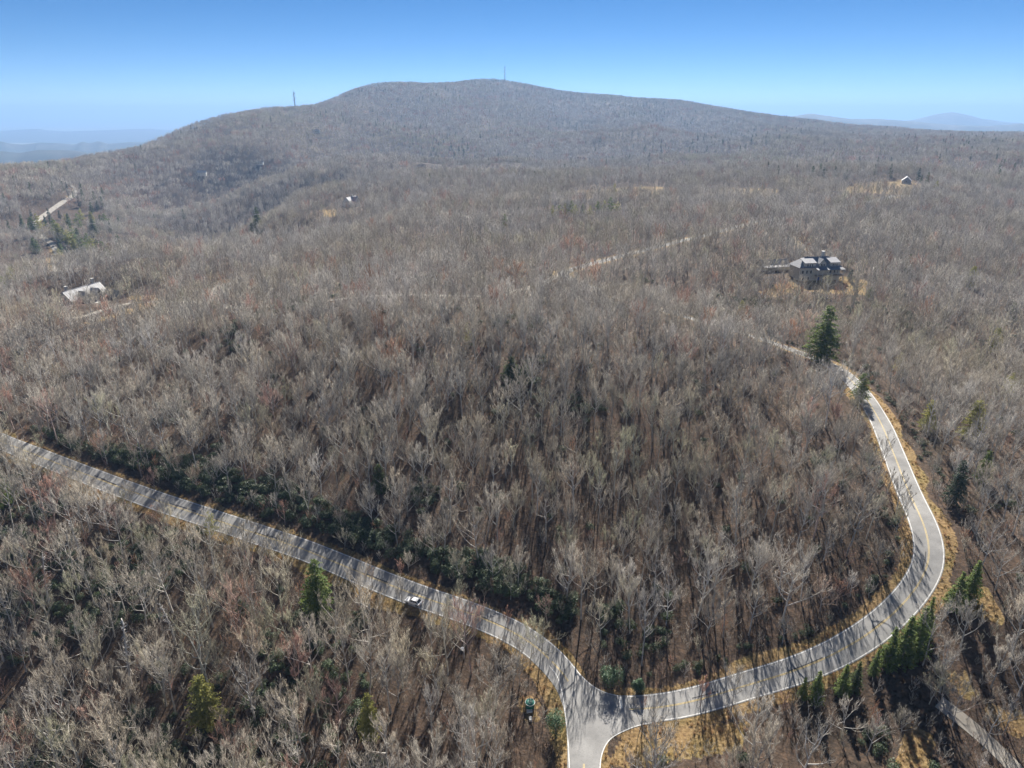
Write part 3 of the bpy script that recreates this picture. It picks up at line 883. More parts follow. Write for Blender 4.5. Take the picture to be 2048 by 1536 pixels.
for a in [((806,1212),(806,1150),5,.3), ((918,1222),(905,1165),3,.7), ((1080,1322),(1085,1240),1,.74), ((1062,1318),(1060,1245),3,.72), ((1016,1262),(1012,1215),5,.95),
          ((570,1050),(575,1005),3,.9), ((690,1100),(695,1060),3,.62), ((800,1160),(803,1118),5,.9), ((310,985),(312,940),3,.86), ((160,930),(165,900),7,.62), ((85,905),(90,870),7,.7),
          ((330,1035),(322,985),5,.3), ((505,1098),(500,1040),3,.5), ((745,1175),(740,1120),5,.8),
          ((1792,1030),(1790,940),2,.1), ((1806,1040),(1815,975),5,.3), ((1758,945),(1785,868),0,.2), ((1772,990),(1776,935),5,.4),
          ((1462,1420),(1475,1340),4,.3), ((1400,1415),(1402,1355),5,.9), ((1290,1420),(1288,1392),5,.95),
          ((1845,1330),(1850,1215),1,.35), ((1880,1385),(1890,1290),4,.3), ((1878,1428),(1872,1345),1,.5), ((1905,1452),(1915,1370),3,.4), ((1858,1408),(1850,1340),7,.7), ((1965,1500),(1975,1420),6,.3), ((2005,1470),(2015,1390),0,.2)]:
    SPOT_TREES.append(a)
sx, sy, sd, g = jgrid(6.7, 62, 1420, 0.95, 11, 0.06)
cl, gr, dm = masks(sx, sy)
dens = vnoise(sx / 38, sy / 38, 51)
keep = ~cl & seen(sx, sy) & (g.random(len(sx)) < np.where(dens < -.45, .72, 1.0)) & ~((gr > .3) & (dm < 6) & (g.random(len(sx)) < .55))
sx, sy, sd, dm = sx[keep], sy[keep], sd[keep], dm[keep]
spot_xy = np.array([hit(*s[0]) for s in SPOT_TREES])
for q in spot_xy:
    k = np.hypot(sx - q[0], sy - q[1]) > 3.2
    sx, sy, sd, dm = sx[k], sy[k], sd[k], dm[k]
# open ground round the trees, bushes and things that show clear in the photograph
for bx_, by_, rad_ in [(640,1226,6),(6,1012,6),(428,1082,4.5),(418,1452,6.5),(742,1478,6),(1642,722,8),(1718,802,6),(1628,1404,4),(1604,1396,3),(1682,1390,4),(1708,1382,4),(1746,1350,4),(1774,1334,5),(1802,1328,5),(1828,1308,5),(1848,1268,4.5),(1908,1218,5),(1938,1198,5),
                    (1222,1384,6),(1274,1392,5),(1112,1464,5),(1060,1412,3.5),(262,1372,3),(1200,1365,6),(1300,1375,5),(1165,1330,4),(1240,1350,5),(820,1205,4),(1350,1370,5),(1400,1355,4),(1120,1285,4),(8,1322,3),(100,1215,3),(165,1120,3),(352,1290,3),(60,1160,2.5)]:
    q = hit(bx_, by_)
    k = np.hypot(sx - q[0], sy - q[1]) > rad_
    sx, sy, sd, dm = sx[k], sy[k], sd[k], dm[k]
spx = np.array([project((a, b, float(c)))[:2] for a, b, c in zip(sx, sy, H(sx, sy))])
opn = ((spx[:, 0] > 1690) & (spx[:, 1] > 1330)) | ((spx[:, 0] > 1200) & (spx[:, 1] > 1440))
k = ~opn | (g.random(len(sx)) < .5)
sx, sy, sd, dm, spx = sx[k], sy[k], sd[k], dm[k], spx[k]
# keep the corridor between the camera and a few open views thin
def thin_before(pix, r0, r1, keepf):
    """trees just this side of an open view are lower"""
    global sscale
    q = hit(*pix); dq = np.hypot(*q); uq = math.atan2(q[0], q[1])
    u = np.arctan2(sx, sy); lat = np.abs(u - uq) * dq
    m = (lat < r1) & (sd < dq) & (sd > dq - r0)
    sscale = np.where(m, sscale * keepf, sscale)
svi = g.integers(0, NV_T, len(sx)); stint = tints(sx, sy, g)
sscale = (.62 + .56 * g.beta(2.2, 1.6, len(sx))) * (1 + .16 * vnoise(sx / 40, sy / 40, 61))
sscale = np.where((dm < 7) & (sd < 270), sscale * g.uniform(.45, .75, len(sx)), sscale)
stint = np.where((dm < 7) & (g.random(len(sx)) < .35), g.uniform(.6, 1, len(sx)), stint)
Dlo, Slo = path_dist(sx, sy, lower_path)
lowleft = (Slo < 0) & (spx[:, 0] < 1150)
sscale = np.where(lowleft & (dm > 7), np.minimum(sscale * 1.18, 1.2), sscale)
stint = np.where(lowleft & (g.random(len(sx)) < .055), g.uniform(.83, .92, len(sx)), stint)
for pix, r0, r1, kf in [((140,495),260,110,.6), ((1628,556),60,22,.72), ((158,604),80,26,.5), ((702,408),70,22,.6), ((1812,362),90,26,.6), ((1170,432),70,40,.4), ((1060,1412),22,7,.4), ((1130,1440),30,10,.4), ((640,1200),16,5,.55), ((418,1430),14,5,.5), ((262,1340),12,3,.5), ((352,1270),10,3,.5), ((100,1190),10,3,.5), ((742,1460),12,5,.5), ((1790,1310),14,22,.55), ((1640,1390),14,14,.55), ((1950,1460),30,14,.6), ((821,1205),16,6,.4),
                        ((118,520),170,30,.3), ((80,440),150,60,.35), ((125,405),160,60,.35), ((150,385),160,30,.35), ((100,345),160,40,.4), ((1740,372),80,60,.5), ((1230,388),60,70,.6),
                        ((1650,728),44,22,.45), ((1690,748),30,14,.45), ((1290,500),34,60,.8), ((290,605),40,16,.7)]:
    thin_before(pix, r0, r1, kf)
sz = H(sx, sy)
srz = g.uniform(0, 6.283, len(sx)); stl = g.normal(0, .035, (len(sx), 2))
# slope trees lean a little downhill into the light
# the largest in view become things of their own
pp = np.array([project((a, b, c)) for a, b, c in zip(sx, sy, sz)])
top = np.array([project((a, b, c + near_h[v] * s)) for a, b, c, v, s in zip(sx, sy, sz, svi, sscale)])
inview = (np.maximum(pp[:, 0], top[:, 0]) > 15) & (np.minimum(pp[:, 0], top[:, 0]) < 2033) & (top[:, 1] < 1500) & (top[:, 1] > 700)
size = np.where(inview, np.abs(pp[:, 1] - top[:, 1]) + np.abs(pp[:, 0] - top[:, 0]), 0)
order = np.argsort(-size)
N_SOLO = 300 - len(SPOT_TREES)
solo = np.zeros(len(sx), bool); solo[order[:N_SOLO]] = True
rest = ~solo
rot = np.column_stack([stl, srz])
nearm = rest & (sd < 330); midm = rest & (sd >= 330)
pts_all = np.column_stack([sx, sy, sz])
allm = np.concatenate([np.nonzero(nearm)[0], np.nonzero(midm)[0]])
both_src = new_sources('g_trees')      # near shapes first, then those for further off
for c in list(near_src.objects) + list(mid_src.objects): pass
for i, o in enumerate(near_src.objects): o.name = 'a_%02d' % i; both_src.objects.link(o)
for i, o in enumerate(mid_src.objects): o.name = 'b_%02d' % i; both_src.objects.link(o)
vi_all = np.where(sd < 330, svi, svi + NV_T)
scatter('bare_woodland', both_src, pts_all[allm], rot[allm], sscale[allm], vi_all[allm], stint[allm], 'leafless grey-brown woodland covering the plateau and the slopes', 'woodland')
# mountain and valley woods
fx, fy, fd, g = jgrid(16.5, 1380, 5200, 0.92, 17, 0.0)
cl, _, _ = masks(fx, fy)
k = seen(fx, fy) & ~cl & (g.random(len(fx)) > .35 * (fbm(fx / 130, fy / 170, 2, 73) < -.25)); fx, fy, fd = fx[k], fy[k], fd[k]
ftint = np.clip(0.40 + 0.3 * fbm(fx / 260, fy / 260, 2, 71) + g.normal(0, .1, len(fx)), 0, .8)
ftint = np.where(g.random(len(fx)) < .06 + .1 * (vnoise(fx / 160, fy / 160, 75) > .3), g.uniform(.84, .95, len(fx)), ftint)
scatter('mountain_forest', far_src, np.column_stack([fx, fy, H(fx, fy) - .3]), np.column_stack([np.zeros((len(fx), 2)), g.uniform(0, 6.283, len(fx))]), g.uniform(.8, 1.25, len(fx)), g.integers(0, 6, len(fx)), ftint, 'bluish leafless forest covering the long mountain', 'forest')
# scattered conifers among them
cx, cy_, cd, g = jgrid(30, 1000, 5000, 0.9, 19, 0.0)
dn = fbm(cx / 240, cy_ / 240, 2, 81)
cl, _, _ = masks(cx, cy_)
crest = (HT[np.clip(((np.arctan2(cx, cy_) - U0) / (U1 - U0) * (NU - 1)).astype(int), 0, NU - 1), np.clip(((np.log(cd) - V0) / (V1 - V0) * (NV - 1)).astype(int), 0, NV - 1)] > 150)
k = seen(cx, cy_) & ~cl & (g.random(len(cx)) < np.where(dn > .38, .55, .05) + .12 * crest)
cx, cy_ = cx[k], cy_[k]
scatter('mountain_conifers', conif_src, np.column_stack([cx, cy_, H(cx, cy_)]), np.column_stack([np.zeros((len(cx), 2)), g.uniform(0, 6.283, len(cx))]), g.uniform(.7, 1.3, len(cx)), g.integers(0, 4, len(cx)), np.zeros(len(cx)), 'dark conifers dotted through the mountain forest', 'conifers')

# laurel thickets and brush under the trees
ux, uy, ud, g = jgrid(2.1, 62, 420, 0.86, 23, 0.0)
Dl, Sl = path_dist(ux, uy, lower_path); Dp, Sp = path_dist(ux, uy, loop_path)
cl, gr, dm = masks(ux, uy)
nz = vnoise(ux / 9, uy / 9, 91); nb = vnoise(ux / 26, uy / 26, 93)
upx = np.array([project((a, b, 8)) for a, b in zip(ux, uy)])
thick = (Sl > 0) & (Dl > 7.5) & (Dl < 15 + 6 * nb) & (upx[:, 0] > 60) & (upx[:, 0] < 1150)
inner = (Sp > 0) & (Dp > 6.3) & (Dp < 8.8 + 1.5 * nz) & (upx[:, 0] > 1300) & (upx[:, 0] < 1850) & (upx[:, 1] > 1000)
outer = (Sp < 0) & (Dp > 7.0) & (Dp < 10.5 + 2 * nz) & (upx[:, 1] < 1060) & (upx[:, 1] > 690)
lowl = (Sl < 0) & (Dl > 9) & (nb + .5 * nz > -.05) & (upx[:, 0] < 760)
patch = (nb + .4 * nz > .62)
prob = np.where(thick, .85, np.where(inner, .75, np.where(outer, .6, np.where(lowl, .38, np.where(patch, .32, .012)))))
k = ~cl & (g.random(len(ux)) < prob)
scatter('undergrowth', shrub_src, np.column_stack([ux[k], uy[k], H(ux[k], uy[k])]), np.column_stack([np.zeros((k.sum(), 2)), g.uniform(0, 6.283, k.sum())]),
        np.where(inner[k] | outer[k], .5, np.where(thick[k], .95, .75)) * g.uniform(.6, 1.2, k.sum()), g.integers(0, 5, k.sum()), np.zeros(k.sum()), 'dark evergreen laurel thicket under the bare trees', 'undergrowth')
bx, by, bd, g = jgrid(4.0, 62, 380, 0.86, 29, 0.25)
cl, gr, dm = masks(bx, by); k = ~cl & seen(bx, by)
bx, by = bx[k], by[k]
bt = np.where(g.random(len(bx)) < .16, g.uniform(.8, 1, len(bx)), g.uniform(.15, .7, len(bx)))
scatter('brushwood', sap_src, np.column_stack([bx, by, H(bx, by)]), np.column_stack([g.normal(0, .08, (len(bx), 2)), g.uniform(0, 6.283, len(bx))]), g.uniform(.35, 1.0, len(bx)), g.integers(0, 5, len(bx)), bt, 'thin leafless saplings and brush under the trees', 'brush')

# dry grass tufts and weeds on the verges
def tuft_np(seed, k=22, r=.3, h=.55):
    g_ = random.Random(seed); segs = []
    for _ in range(k):
        a = g_.uniform(0, 6.28); b = np.array([math.cos(a), math.sin(a), 0]) * g_.uniform(0, r)
        segs.append((b, b + np.array([g_.uniform(-.25, .25), g_.uniform(-.25, .25), h * g_.uniform(.5, 1.1)]), .022, 0.0))
    return tube_np(segs, 3)
tuft_src = new_sources('h_tufts')
straw_m = mat('straw', (0.30, 0.20, 0.085), .9, color2=(0.44, 0.33, 0.15), scale=.8)
rust_m = mat('rusty_weeds', (0.24, 0.125, 0.06), .9, color2=(0.34, 0.20, 0.10), scale=.8)
for i in range(4):
    source(tuft_src, 'tuft_%d' % i, tuft_np(i, h=.4 + .12 * i), [rust_m if i == 3 else straw_m])
gx_, gy_, gd_, g = jgrid(.85, 62, 290, .8, 37, 0.0)
_, gr, dm = masks(gx_, gy_)
k = (dm > .25) & (gr > .15) & (g.random(len(gx_)) < .55 * gr) & (vnoise(gx_ / 5, gy_ / 5, 97) > -.35)
k &= ~in_poly(gx_, gy_, ring)
gx_, gy_ = gx_[k], gy_[k]
scatter('dry_grass', tuft_src, np.column_stack([gx_, gy_, H(gx_, gy_)]), np.column_stack([np.zeros((len(gx_), 2)), g.uniform(0, 6.28, len(gx_))]), g.uniform(.6, 1.5, len(gx_)), g.integers(0, 4, len(gx_)), np.zeros(len(gx_)), 'straw-coloured dry grass and weeds on the road verges', 'grass')
ORD = ['', 'second ', 'third ', 'fourth ', 'fifth ', 'sixth ', 'seventh ', 'eighth ', 'ninth ', 'tenth ', 'eleventh ', 'twelfth '] + ['%dth ' % k for k in range(13, 60)]

# ------------------------------------------------------------------ conifers and snags that stand out: one thing each
def place(xb, yb, yt):
    """ground point under a base pixel and the height that reaches the top pixel"""
    q = hit(xb, yb); z = float(H(*q))
    lo, hi = 0.3, 60
    for _ in range(40):
        m = (lo + hi) / 2
        if project((q[0], q[1], z + m))[1] > yt: lo = m
        else: hi = m
    return q, z, lo
CONIFER = {'hemlock': [conifer_np(1, 16, 4.6, .06, .42, 7, .22, .62, .62, 0, .2), conifer_np(2, 16, 5.0, .05, .42, 7, .2, .55, .62, .03, .3)],
           'spruce': [conifer_np(3, 12, 3.0, .03, .36, 7, .3, .9, .5), conifer_np(4, 12, 2.7, .03, .36, 7, .25, .95, .5)],
           'pine': [conifer_np(5, 15, 4.4, .2, .8, 5, -.12, .7, .8, .1, .35), conifer_np(6, 15, 4.0, .25, .85, 5, -.1, .6, .85, .12, .4), conifer_np(7, 15, 3.4, .15, .75, 5, -.05, .8, .8, .08, .3)]}
CH = {'hemlock': 16.0, 'spruce': 12.0, 'pine': 15.0}
con_mesh = {}
def conifer(kind, var, nm, q, z, h, label, cat, group=None, wid=1.0, needles=None):
    nd = needles or needle_dark
    key = (kind, var % len(CONIFER[kind]), nd.name)
    if key not in con_mesh:
        t_, l_ = CONIFER[kind][key[1]]
        con_mesh[key] = (mesh_np('trunk', *t_, [bark_m]), mesh_np('crown', *l_, [nd]))
    s = h / CH[kind]
    e = empty(nm, (q[0], q[1], z), random.uniform(0, 6.28)); e.scale = (s * wid, s * wid, s)
    a = link('trunk', con_mesh[key][0], e); a['tint'] = 0.45
    link('crown', con_mesh[key][1], e)
    return tag(e, label, cat, group)
LAND = []      # things that other labels refer to: phrase, ground point
def named(phrase, q):
    LAND.append((phrase, np.array(q, float)))
for kind, var, nd, b, yt, wid, label, phrase in [
    ('hemlock', 0, needle_green, (640,1226), 1118, 1.0, 'bushy dark green hemlock on the lower verge of the long straight road', 'the dark hemlock'),
    ('hemlock', 1, needle_green, (6,1012), 928, 1.0, 'green hemlock cut by the left edge of the photo below the road', 'the edge hemlock'),
    ('pine', 1, needle_yellow, (428,1082), 1022, .8, 'thin pale yellow-green pine rising in front of the lower road', 'the pale thin pine'),
    ('hemlock', 1, needle_yellow, (418,1452), 1352, 1.0, 'larger bright yellow-green conifer among bare trees below the lower road', 'the larger yellow-green conifer'),
    ('hemlock', 0, needle_yellow, (742,1478), 1386, .8, 'smaller bright yellow-green conifer among bare trees left of the green tank', 'the smaller yellow-green conifer'),
    ('hemlock', 0, needle_green, (1642,722), 610, 1.15, 'tallest hemlock beside the far end of the right-hand road, sunlit top', 'the tall hemlock'),
    ('hemlock', 1, needle_green, (1718,802), 746, 1.1, 'bright green young pine standing at the edge of the right-hand road', 'the roadside young pine'),
    ('pine', 0, needle_yellow, (1794,752), 706, 1.1, 'yellowish pine just behind the young green pine at the road', None),
    ('hemlock', 1, needle_yellow, (1940,880), 800, 1.0, 'olive-tinged conifer in the bare wood right of the curving road', None),
    ('hemlock', 0, needle_blue, (1905,1010), 920, .8, 'dusky evergreen close behind the verge outside the road bend', None),
    ('spruce', 0, needle_green, (1628,1404), 1328, 1.0, 'first spruce of the roadside row, nearest the junction', None),
    ('spruce', 1, needle_green, (1604,1396), 1345, 1.0, 'small spruce at the very end of the roadside row towards the junction', None),
    ('spruce', 1, needle_green, (1682,1390), 1316, 1.1, 'spruce with bare twigs in front, third in the roadside row', 'the roadside spruces'),
    ('spruce', 0, needle_dark, (1708,1382), 1312, 1.0, 'spruce leaning on its neighbour, fourth in the roadside row', None),
    ('spruce', 1, needle_green, (1746,1350), 1286, .9, 'short spruce in the gap of the roadside row by the yellow centre line', None),
    ('spruce', 0, needle_green, (1774,1334), 1238, 1.0, 'tall pointed spruce overlapping the road edge midway along the row', 'the pointed spruce'),
    ('spruce', 1, needle_green, (1802,1328), 1212, 1.15, 'broad dark spruce right behind the pointed one in the row', None),
    ('spruce', 0, needle_green, (1828,1308), 1192, 1.05, 'tallest spruce of the roadside row, upper end of its dense part', None),
    ('spruce', 1, needle_green, (1848,1268), 1178, .9, 'spruce whose tip touches the white edge line below the bend', None),
    ('spruce', 0, needle_green, (1908,1218), 1128, 1.15, 'bright spruce on the bank outside the bend, left of a pair', 'the spruce pair'),
    ('spruce', 1, needle_green, (1938,1198), 1104, 1.15, 'bright spruce on the bank outside the bend, right of a pair', None),
    ('hemlock', 0, needle_dark, (1815,545), 508, .9, 'dark conifer in the bare wood right of the big grey house', None),
    ('hemlock', 1, needle_yellow, (1940,575), 532, 1.1, 'yellowish bushy conifer far right of the big grey house', None),
    ('hemlock', 0, needle_blue, (1700,562), 538, 1.2, 'round dark evergreen on the lawn beside the big grey house', None),
    ('hemlock', 0, needle_green, (1738,598), 572, 1.2, 'small green evergreen below the lawn of the big grey house', None),
    ('pine', 0, needle_yellow, (1868,394), 362, 1.1, 'sunlit pine at the right end of the field with the barn', None),
    ('spruce', 1, needle_dark, (1829,386), 370, .5, 'thin dark cypress-like conifer below the barn field', None),
    ('hemlock', 0, needle_dark, (518,468), 412, .7, 'tall dark conifer on the rim of the wooded spur', None),
    ('hemlock', 1, needle_dark, (506,474), 445, .9, 'low dark conifer beside the tall one on the spur rim', None),
    ('pine', 0, needle_green, (1010,464), 428, 1.1, 'green pine alone in the bare wood below the middle driveway', None),
    ('pine', 1, needle_yellow, (972,470), 448, .9, 'yellowish pine left of the lone green pine', None),
    ('pine', 0, needle_blue, (1038,424), 403, 1.2, 'greyish pine in the bare plateau wood above the lone green pine', None),
    ('pine', 2, needle_yellow, (1228,402), 366, 1.0, 'tall pine on the edge of the tawny clearing', None),
    ('pine', 1, needle_yellow, (1133,405), 382, .9, 'slim yellowish pine at the near end of the tawny clearing', None),
    ('hemlock', 1, needle_dark, (762,985), 928, 1.1, 'dark evergreen half hidden among bare trees above the lower road', None),
    ('hemlock', 0, needle_dark, (1022,765), 712, 1.5, 'wide dark evergreen clump on the crest in mid wood', None),
    ('hemlock', 1, needle_dark, (1050,768), 728, 1.3, 'smaller dark evergreen touching the wide clump on the crest', None),
    ('hemlock', 1, needle_yellow, (1985,705), 655, 1.1, 'pale olive conifer near the right edge below the far wood', None),
    ('hemlock', 0, needle_green, (2020,648), 604, 1.0, 'mid-green conifer at the right edge, highest of those there', None),
    ('hemlock', 1, needle_yellow, (1852,862), 800, .9, 'small olive evergreen just outside the road below the young pine', None),
    ('hemlock', 0, needle_green, (1962,965), 900, .9, 'mid-green evergreen in the right-hand wood above the spruce pair', None),
    ('pine', 1, needle_yellow, (2010,800), 745, 1.0, 'yellowish pine near the right edge at the height of the young pine', None),
    ('hemlock', 0, needle_yellow, (1480,640), 600, 1.0, 'faint yellowish evergreen in front of the hidden upper road', None),
    ('pine', 0, needle_yellow, (935,692), 645, .8, 'faint olive pine among bare trees on the crest', None)]:
    if kind == 'spruce': yt += .18 * (b[1] - yt)
    q, z, h = place(b[0], b[1], yt)
    conifer(kind, var, {'hemlock': 'hemlock_tree', 'spruce': 'spruce_tree', 'pine': 'pine_tree'}[kind], q, z, h, label, 'conifer', None, wid, nd)
    if phrase: named(phrase, q)
for k, (x, yb, yt) in enumerate([(1105,438,420),(1118,436,418),(1130,434,414),(1142,432,410),(1150,436,418),(1165,432,416),(1180,436,420),(1195,430,410),(1208,428,408),(1220,430,404),(1235,428,412)]):
    q, z, h = place(x, yb, yt - 9)
    conifer('pine', k, 'pine_tree', q, z, h, 'green pine, %sfrom the left of the row below the tawny clearing' % (ORD[k] or 'first '), 'conifer', 'pines below the tawny clearing', 1.2, needle_green if k % 2 else needle_yellow)
VP = [70,82,62,115,122,130,150,140,158,180,190,200,210,222,165,170,155,240,215,165.5,190.5,126,122.5,80,72,30,62.5,10,185,205,160,135]
for k, (x, yb, yt) in enumerate([(70,468,435),(82,465,430),(62,458,438),(115,472,440),(122,480,448),(130,484,455),(150,488,455),(140,494,462),(158,480,458),(180,503,470),(190,512,475),(200,518,480),(210,518,485),(222,516,490),(165,522,485),(170,508,480),(155,512,480),(240,498,470),(215,458,430),(165,444,420),(190,468,440),(126,508,490),(122,522,500),(80,508,480),(72,503,478),(30,564,535),(62,568,545),(10,576,555),(185,444,425),(205,453,430),(160,458,430),(135,448,430)]):
    vrank = sorted(VP).index(VP[k])
    q, z, h = place(x, yb + 4, yt - 3)
    conifer('pine' if k % 4 else 'hemlock', k, 'pine_tree', q, z, min(h, 30), 'green pine in the deep left valley, %sof its pines counted from the left' % (ORD[vrank] or 'first '), 'conifer', 'pines in the deep valley', 1.15, (needle_green, needle_yellow, needle_dark)[k % 3])
def snag_np(seed, h):
    g = random.Random(seed); segs = []
    p, d, r = np.array([0, 0, -.4]), np.array([g.uniform(-.05, .05), g.uniform(-.05, .05), 1.0]), h * .017
    pts = [p]
    for k in range(7):
        d = unit(d + np.array([g.uniform(-.05, .05), g.uniform(-.05, .05), .05])); p = p + d * h / 7; pts.append(p)
    trunk = [(pts[k], pts[k + 1], r * (1 - .11 * k), r * (1 - .11 * (k + 1)) if k < 6 else 0.0) for k in range(7)]
    for k in range(46):
        f = g.uniform(.3, .97) * 7; i = min(int(f), 6); b = pts[i] + (pts[i + 1] - pts[i]) * (f - i)
        a = g.uniform(0, 6.28); l = g.uniform(.6, 2.3) * (1.15 - f / 8)
        e = b + np.array([math.cos(a) * l, math.sin(a) * l, g.uniform(-.35, .35) * l])
        segs.append((b, e, .07, .03)); 
        for m in range(2):
            s = b + (e - b) * g.uniform(.4, .9); segs.append((s, s + np.array([g.uniform(-.5, .5), g.uniform(-.5, .5), g.uniform(-.3, .3)]), .035, 0.0))
    return tube_np(trunk, 6), tube_np(segs, 3)
snag_me = []
for i in range(3):
    t_, b_ = snag_np(5 + i, 14); snag_me.append((mesh_np('trunk', *t_, [snag_m]), mesh_np('crown', *b_, [snag_m])))
for i, (b, yt, label) in enumerate([((262,1372),1240,'bleached dead tree, the tallest white snag of the lower left wood'), ((8,1322),1235,'bleached dead tree cut by the left edge of the photo'),
        ((100,1215),1100,'bleached dead tree above the two reddish crowns at the left'), ((165,1120),1030,'bleached dead tree just below the lower road at the left'), ((180,1060),990,'small bleached snag nearest the lower road'),
        ((352,1290),1192,'bleached dead tree with a broken top amid the lower left wood'), ((60,1160),1080,'slim bleached snag near the left edge below the hemlock'), ((22,1245),1175,'grey dead trunk beside the snag at the left edge')]):
    q, z, h = place(b[0], b[1], yt)
    e = empty('dead_tree', (q[0], q[1], z), i * 1.3, h / 14)
    link('trunk', snag_me[i % 3][0], e); link('crown', snag_me[i % 3][1], e)
    tag(e, label, 'dead tree', 'bleached snags')
    if i in (0, 3, 5): named(['the tallest white snag', '', '', 'the roadside snag', '', 'the broken-topped snag'][i], q)

# bushes at the junction
def bush(b, yt, wid, seed, label, phrase=None):
    q, z, h = place(b[0], b[1], yt)
    e = empty('evergreen_bush', (q[0], q[1], z), 0)
    link('leaves', mesh_np('leaves', *shrub_np(seed, wid, h, 2600, .30, 9), [bush_m]), e)
    st = [(np.array([0, 0, -.2]), np.array([math.cos(a) * wid * .4, math.sin(a) * wid * .4, h * .7]), .06, 0.0) for a in np.arange(7) * .9]
    tr = link('stem', mesh_np('stem', *tube_np(st, 4), [bark_m]), e); tr['tint'] = .5
    tag(e, label, 'bush')
    if phrase: named(phrase, q)
bush((1224,1375), 1340, 2.9, 3, 'big round glossy evergreen bush across from the junction arm', 'the big round bush')
bush((1274,1384), 1358, 1.5, 4, 'small evergreen bush right beside the big round one', None)
bush((1112,1466), 1420, 2.3, 5, 'pale-tipped evergreen bush against the white line of the near road arm', 'the pale-tipped bush')

# ------------------------------------------------------------------ building helpers
def box_vf(x0, x1, y0, y1, z0, z1):
    v = [(x, y, z) for z in (z0, z1) for y in (y0, y1) for x in (x0, x1)]
    return v, [(0, 2, 3, 1), (4, 5, 7, 6), (0, 1, 5, 4), (2, 6, 7, 3), (0, 4, 6, 2), (1, 3, 7, 5)]
def solids(name, parent, m, items):
    V, Fc = [], []
    for v, f in items:
        b = len(V); V += list(v); Fc += [tuple(i + b for i in t) for t in f]
    return link(name, mesh_np(name, V, Fc, [m]), parent)
def box(name, parent, m, *a):
    return solids(name, parent, m, [box_vf(*a)])
def slab(p, t):
    """thick sheet under a quad"""
    p = [np.array(q, float) for q in p]
    n_ = unit(np.cross(p[1] - p[0], p[-1] - p[0])) * t
    k = len(p)
    v = [tuple(q) for q in p] + [tuple(q - n_) for q in p]
    f = [tuple(range(k)), tuple(range(2 * k - 1, k - 1, -1))] + [(i, i + k, (i + 1) % k + k, (i + 1) % k) for i in range(k)]
    return v, f
def gable_roof(name, parent, m, x0, x1, y0, y1, ze, zr, over=.5, t=.22, axis='x'):
    ym = (y0 + y1) / 2
    s = (zr - ze) / (y1 - ym)
    y0, y1, ze2 = y0 - over, y1 + over, ze - over * s
    A = [(x0 - over, y0, ze2), (x1 + over, y0, ze2), (x1 + over, ym, zr), (x0 - over, ym, zr)]
    B = [(x0 - over, ym, zr), (x1 + over, ym, zr), (x1 + over, y1, ze2), (x0 - over, y1, ze2)]
    if axis == 'y':
        A, B = [[(y, -x, z) for x, y, z in q] for q in (A, B)]
    return solids(name, parent, m, [slab(A, t), slab(B, t)])
def gable_body(name, parent, m, x0, x1, y0, y1, z0, ze, zr, axis='x'):
    ym = (y0 + y1) / 2
    v = []
    for x in (x0, x1):
        v += [(x, y0, z0), (x, y1, z0), (x, y1, ze), (x, ym, zr - .12), (x, y0, ze)]
    f = [(0, 4, 3, 2, 1), (5, 6, 7, 8, 9), (0, 5, 9, 4), (1, 2, 7, 6), (4, 9, 8, 3), (3, 8, 7, 2), (0, 1, 6, 5)]
    if axis == 'y':
        v = [(y, -x, z) for x, y, z in v]
    return solids(name, parent, m, [(v, f)])
glass_m = mat('window_glass', (0.02, 0.025, 0.035), 0.12); glass_m.node_tree.nodes['Principled BSDF'].inputs['Specular IOR Level'].default_value = .6
frame_m = mat('pale_trim', (0.62, 0.60, 0.55), 0.6, var=.08)
def window(parent, c, w, h, face='-y', panes=1):
    """frame standing proud of a wall with its pane(s)"""
    x, y, z = c
    def bx(a0, a1, z0, z1, d0, d1):
        if face == '-y': return box_vf(x + a0, x + a1, y - d1, y - d0, z + z0, z + z1)
        if face == '-x': return box_vf(x - d1, x - d0, y + a0, y + a1, z + z0, z + z1)
        return box_vf(x + d0, x + d1, y + a0, y + a1, z + z0, z + z1)
    b = .12
    o = solids('window', parent, frame_m, [bx(-w / 2 - b, w / 2 + b, -b, 0, .003, .10), bx(-w / 2 - b, w / 2 + b, h, h + b, .003, .10)] +
               [bx(-w / 2 - b + i * (w + b) / panes, -w / 2 + i * (w + b) / panes, 0, h, .003, .09) for i in range(panes + 1)])
    for i in range(panes):
        a0 = -w / 2 + i * (w + b) / panes
        solids('pane', o, glass_m, [bx(a0, a0 + (w + b) / panes - b, 0, h, .005, .04)])
    return o
def chimney(parent, m, x, y, z0, z1, w=1.3, d=1.0):
    c = box('chimney', parent, m, x - w / 2, x + w / 2, y - d / 2, y + d / 2, z0, z1)
    box('chimney_cap', c, frame_m, x - w / 2 - .12, x + w / 2 + .12, y - d / 2 - .12, y + d / 2 + .12, z1 + .003, z1 + .28)
wall_grey = mat('grey_shingle_wall', (0.30, 0.31, 0.33), .85, var=.15, scale=1.5)
wall_olive = mat('grey_green_siding', (0.52, 0.49, 0.42), .85, var=.15, scale=1.5)
wall_brown = mat('brown_timber_wall', (0.26, 0.19, 0.15), .85, var=.2, scale=1.5)
wall_white = mat('off_white_wall', (0.66, 0.65, 0.62), .8, var=.06, scale=1.0)
stone_m = mat('pale_stone', (0.42, 0.40, 0.37), .9, var=.2, scale=3)
roof_pale = mat('pale_metal_roof', (0.33, 0.33, 0.345), .5, var=.1, scale=.8)
roof_navy = mat('slate_blue_roof', (0.20, 0.205, 0.22), .55, var=.2, scale=1.2)
roof_brown = mat('brown_roof', (0.24, 0.18, 0.16), .8, var=.2, scale=1.2)
deck_m = mat('timber_deck', (0.40, 0.32, 0.24), .8, var=.15, scale=1.4)
concrete = mat('pale_concrete', (0.62, 0.61, 0.58), .85, var=.1, scale=1.5)

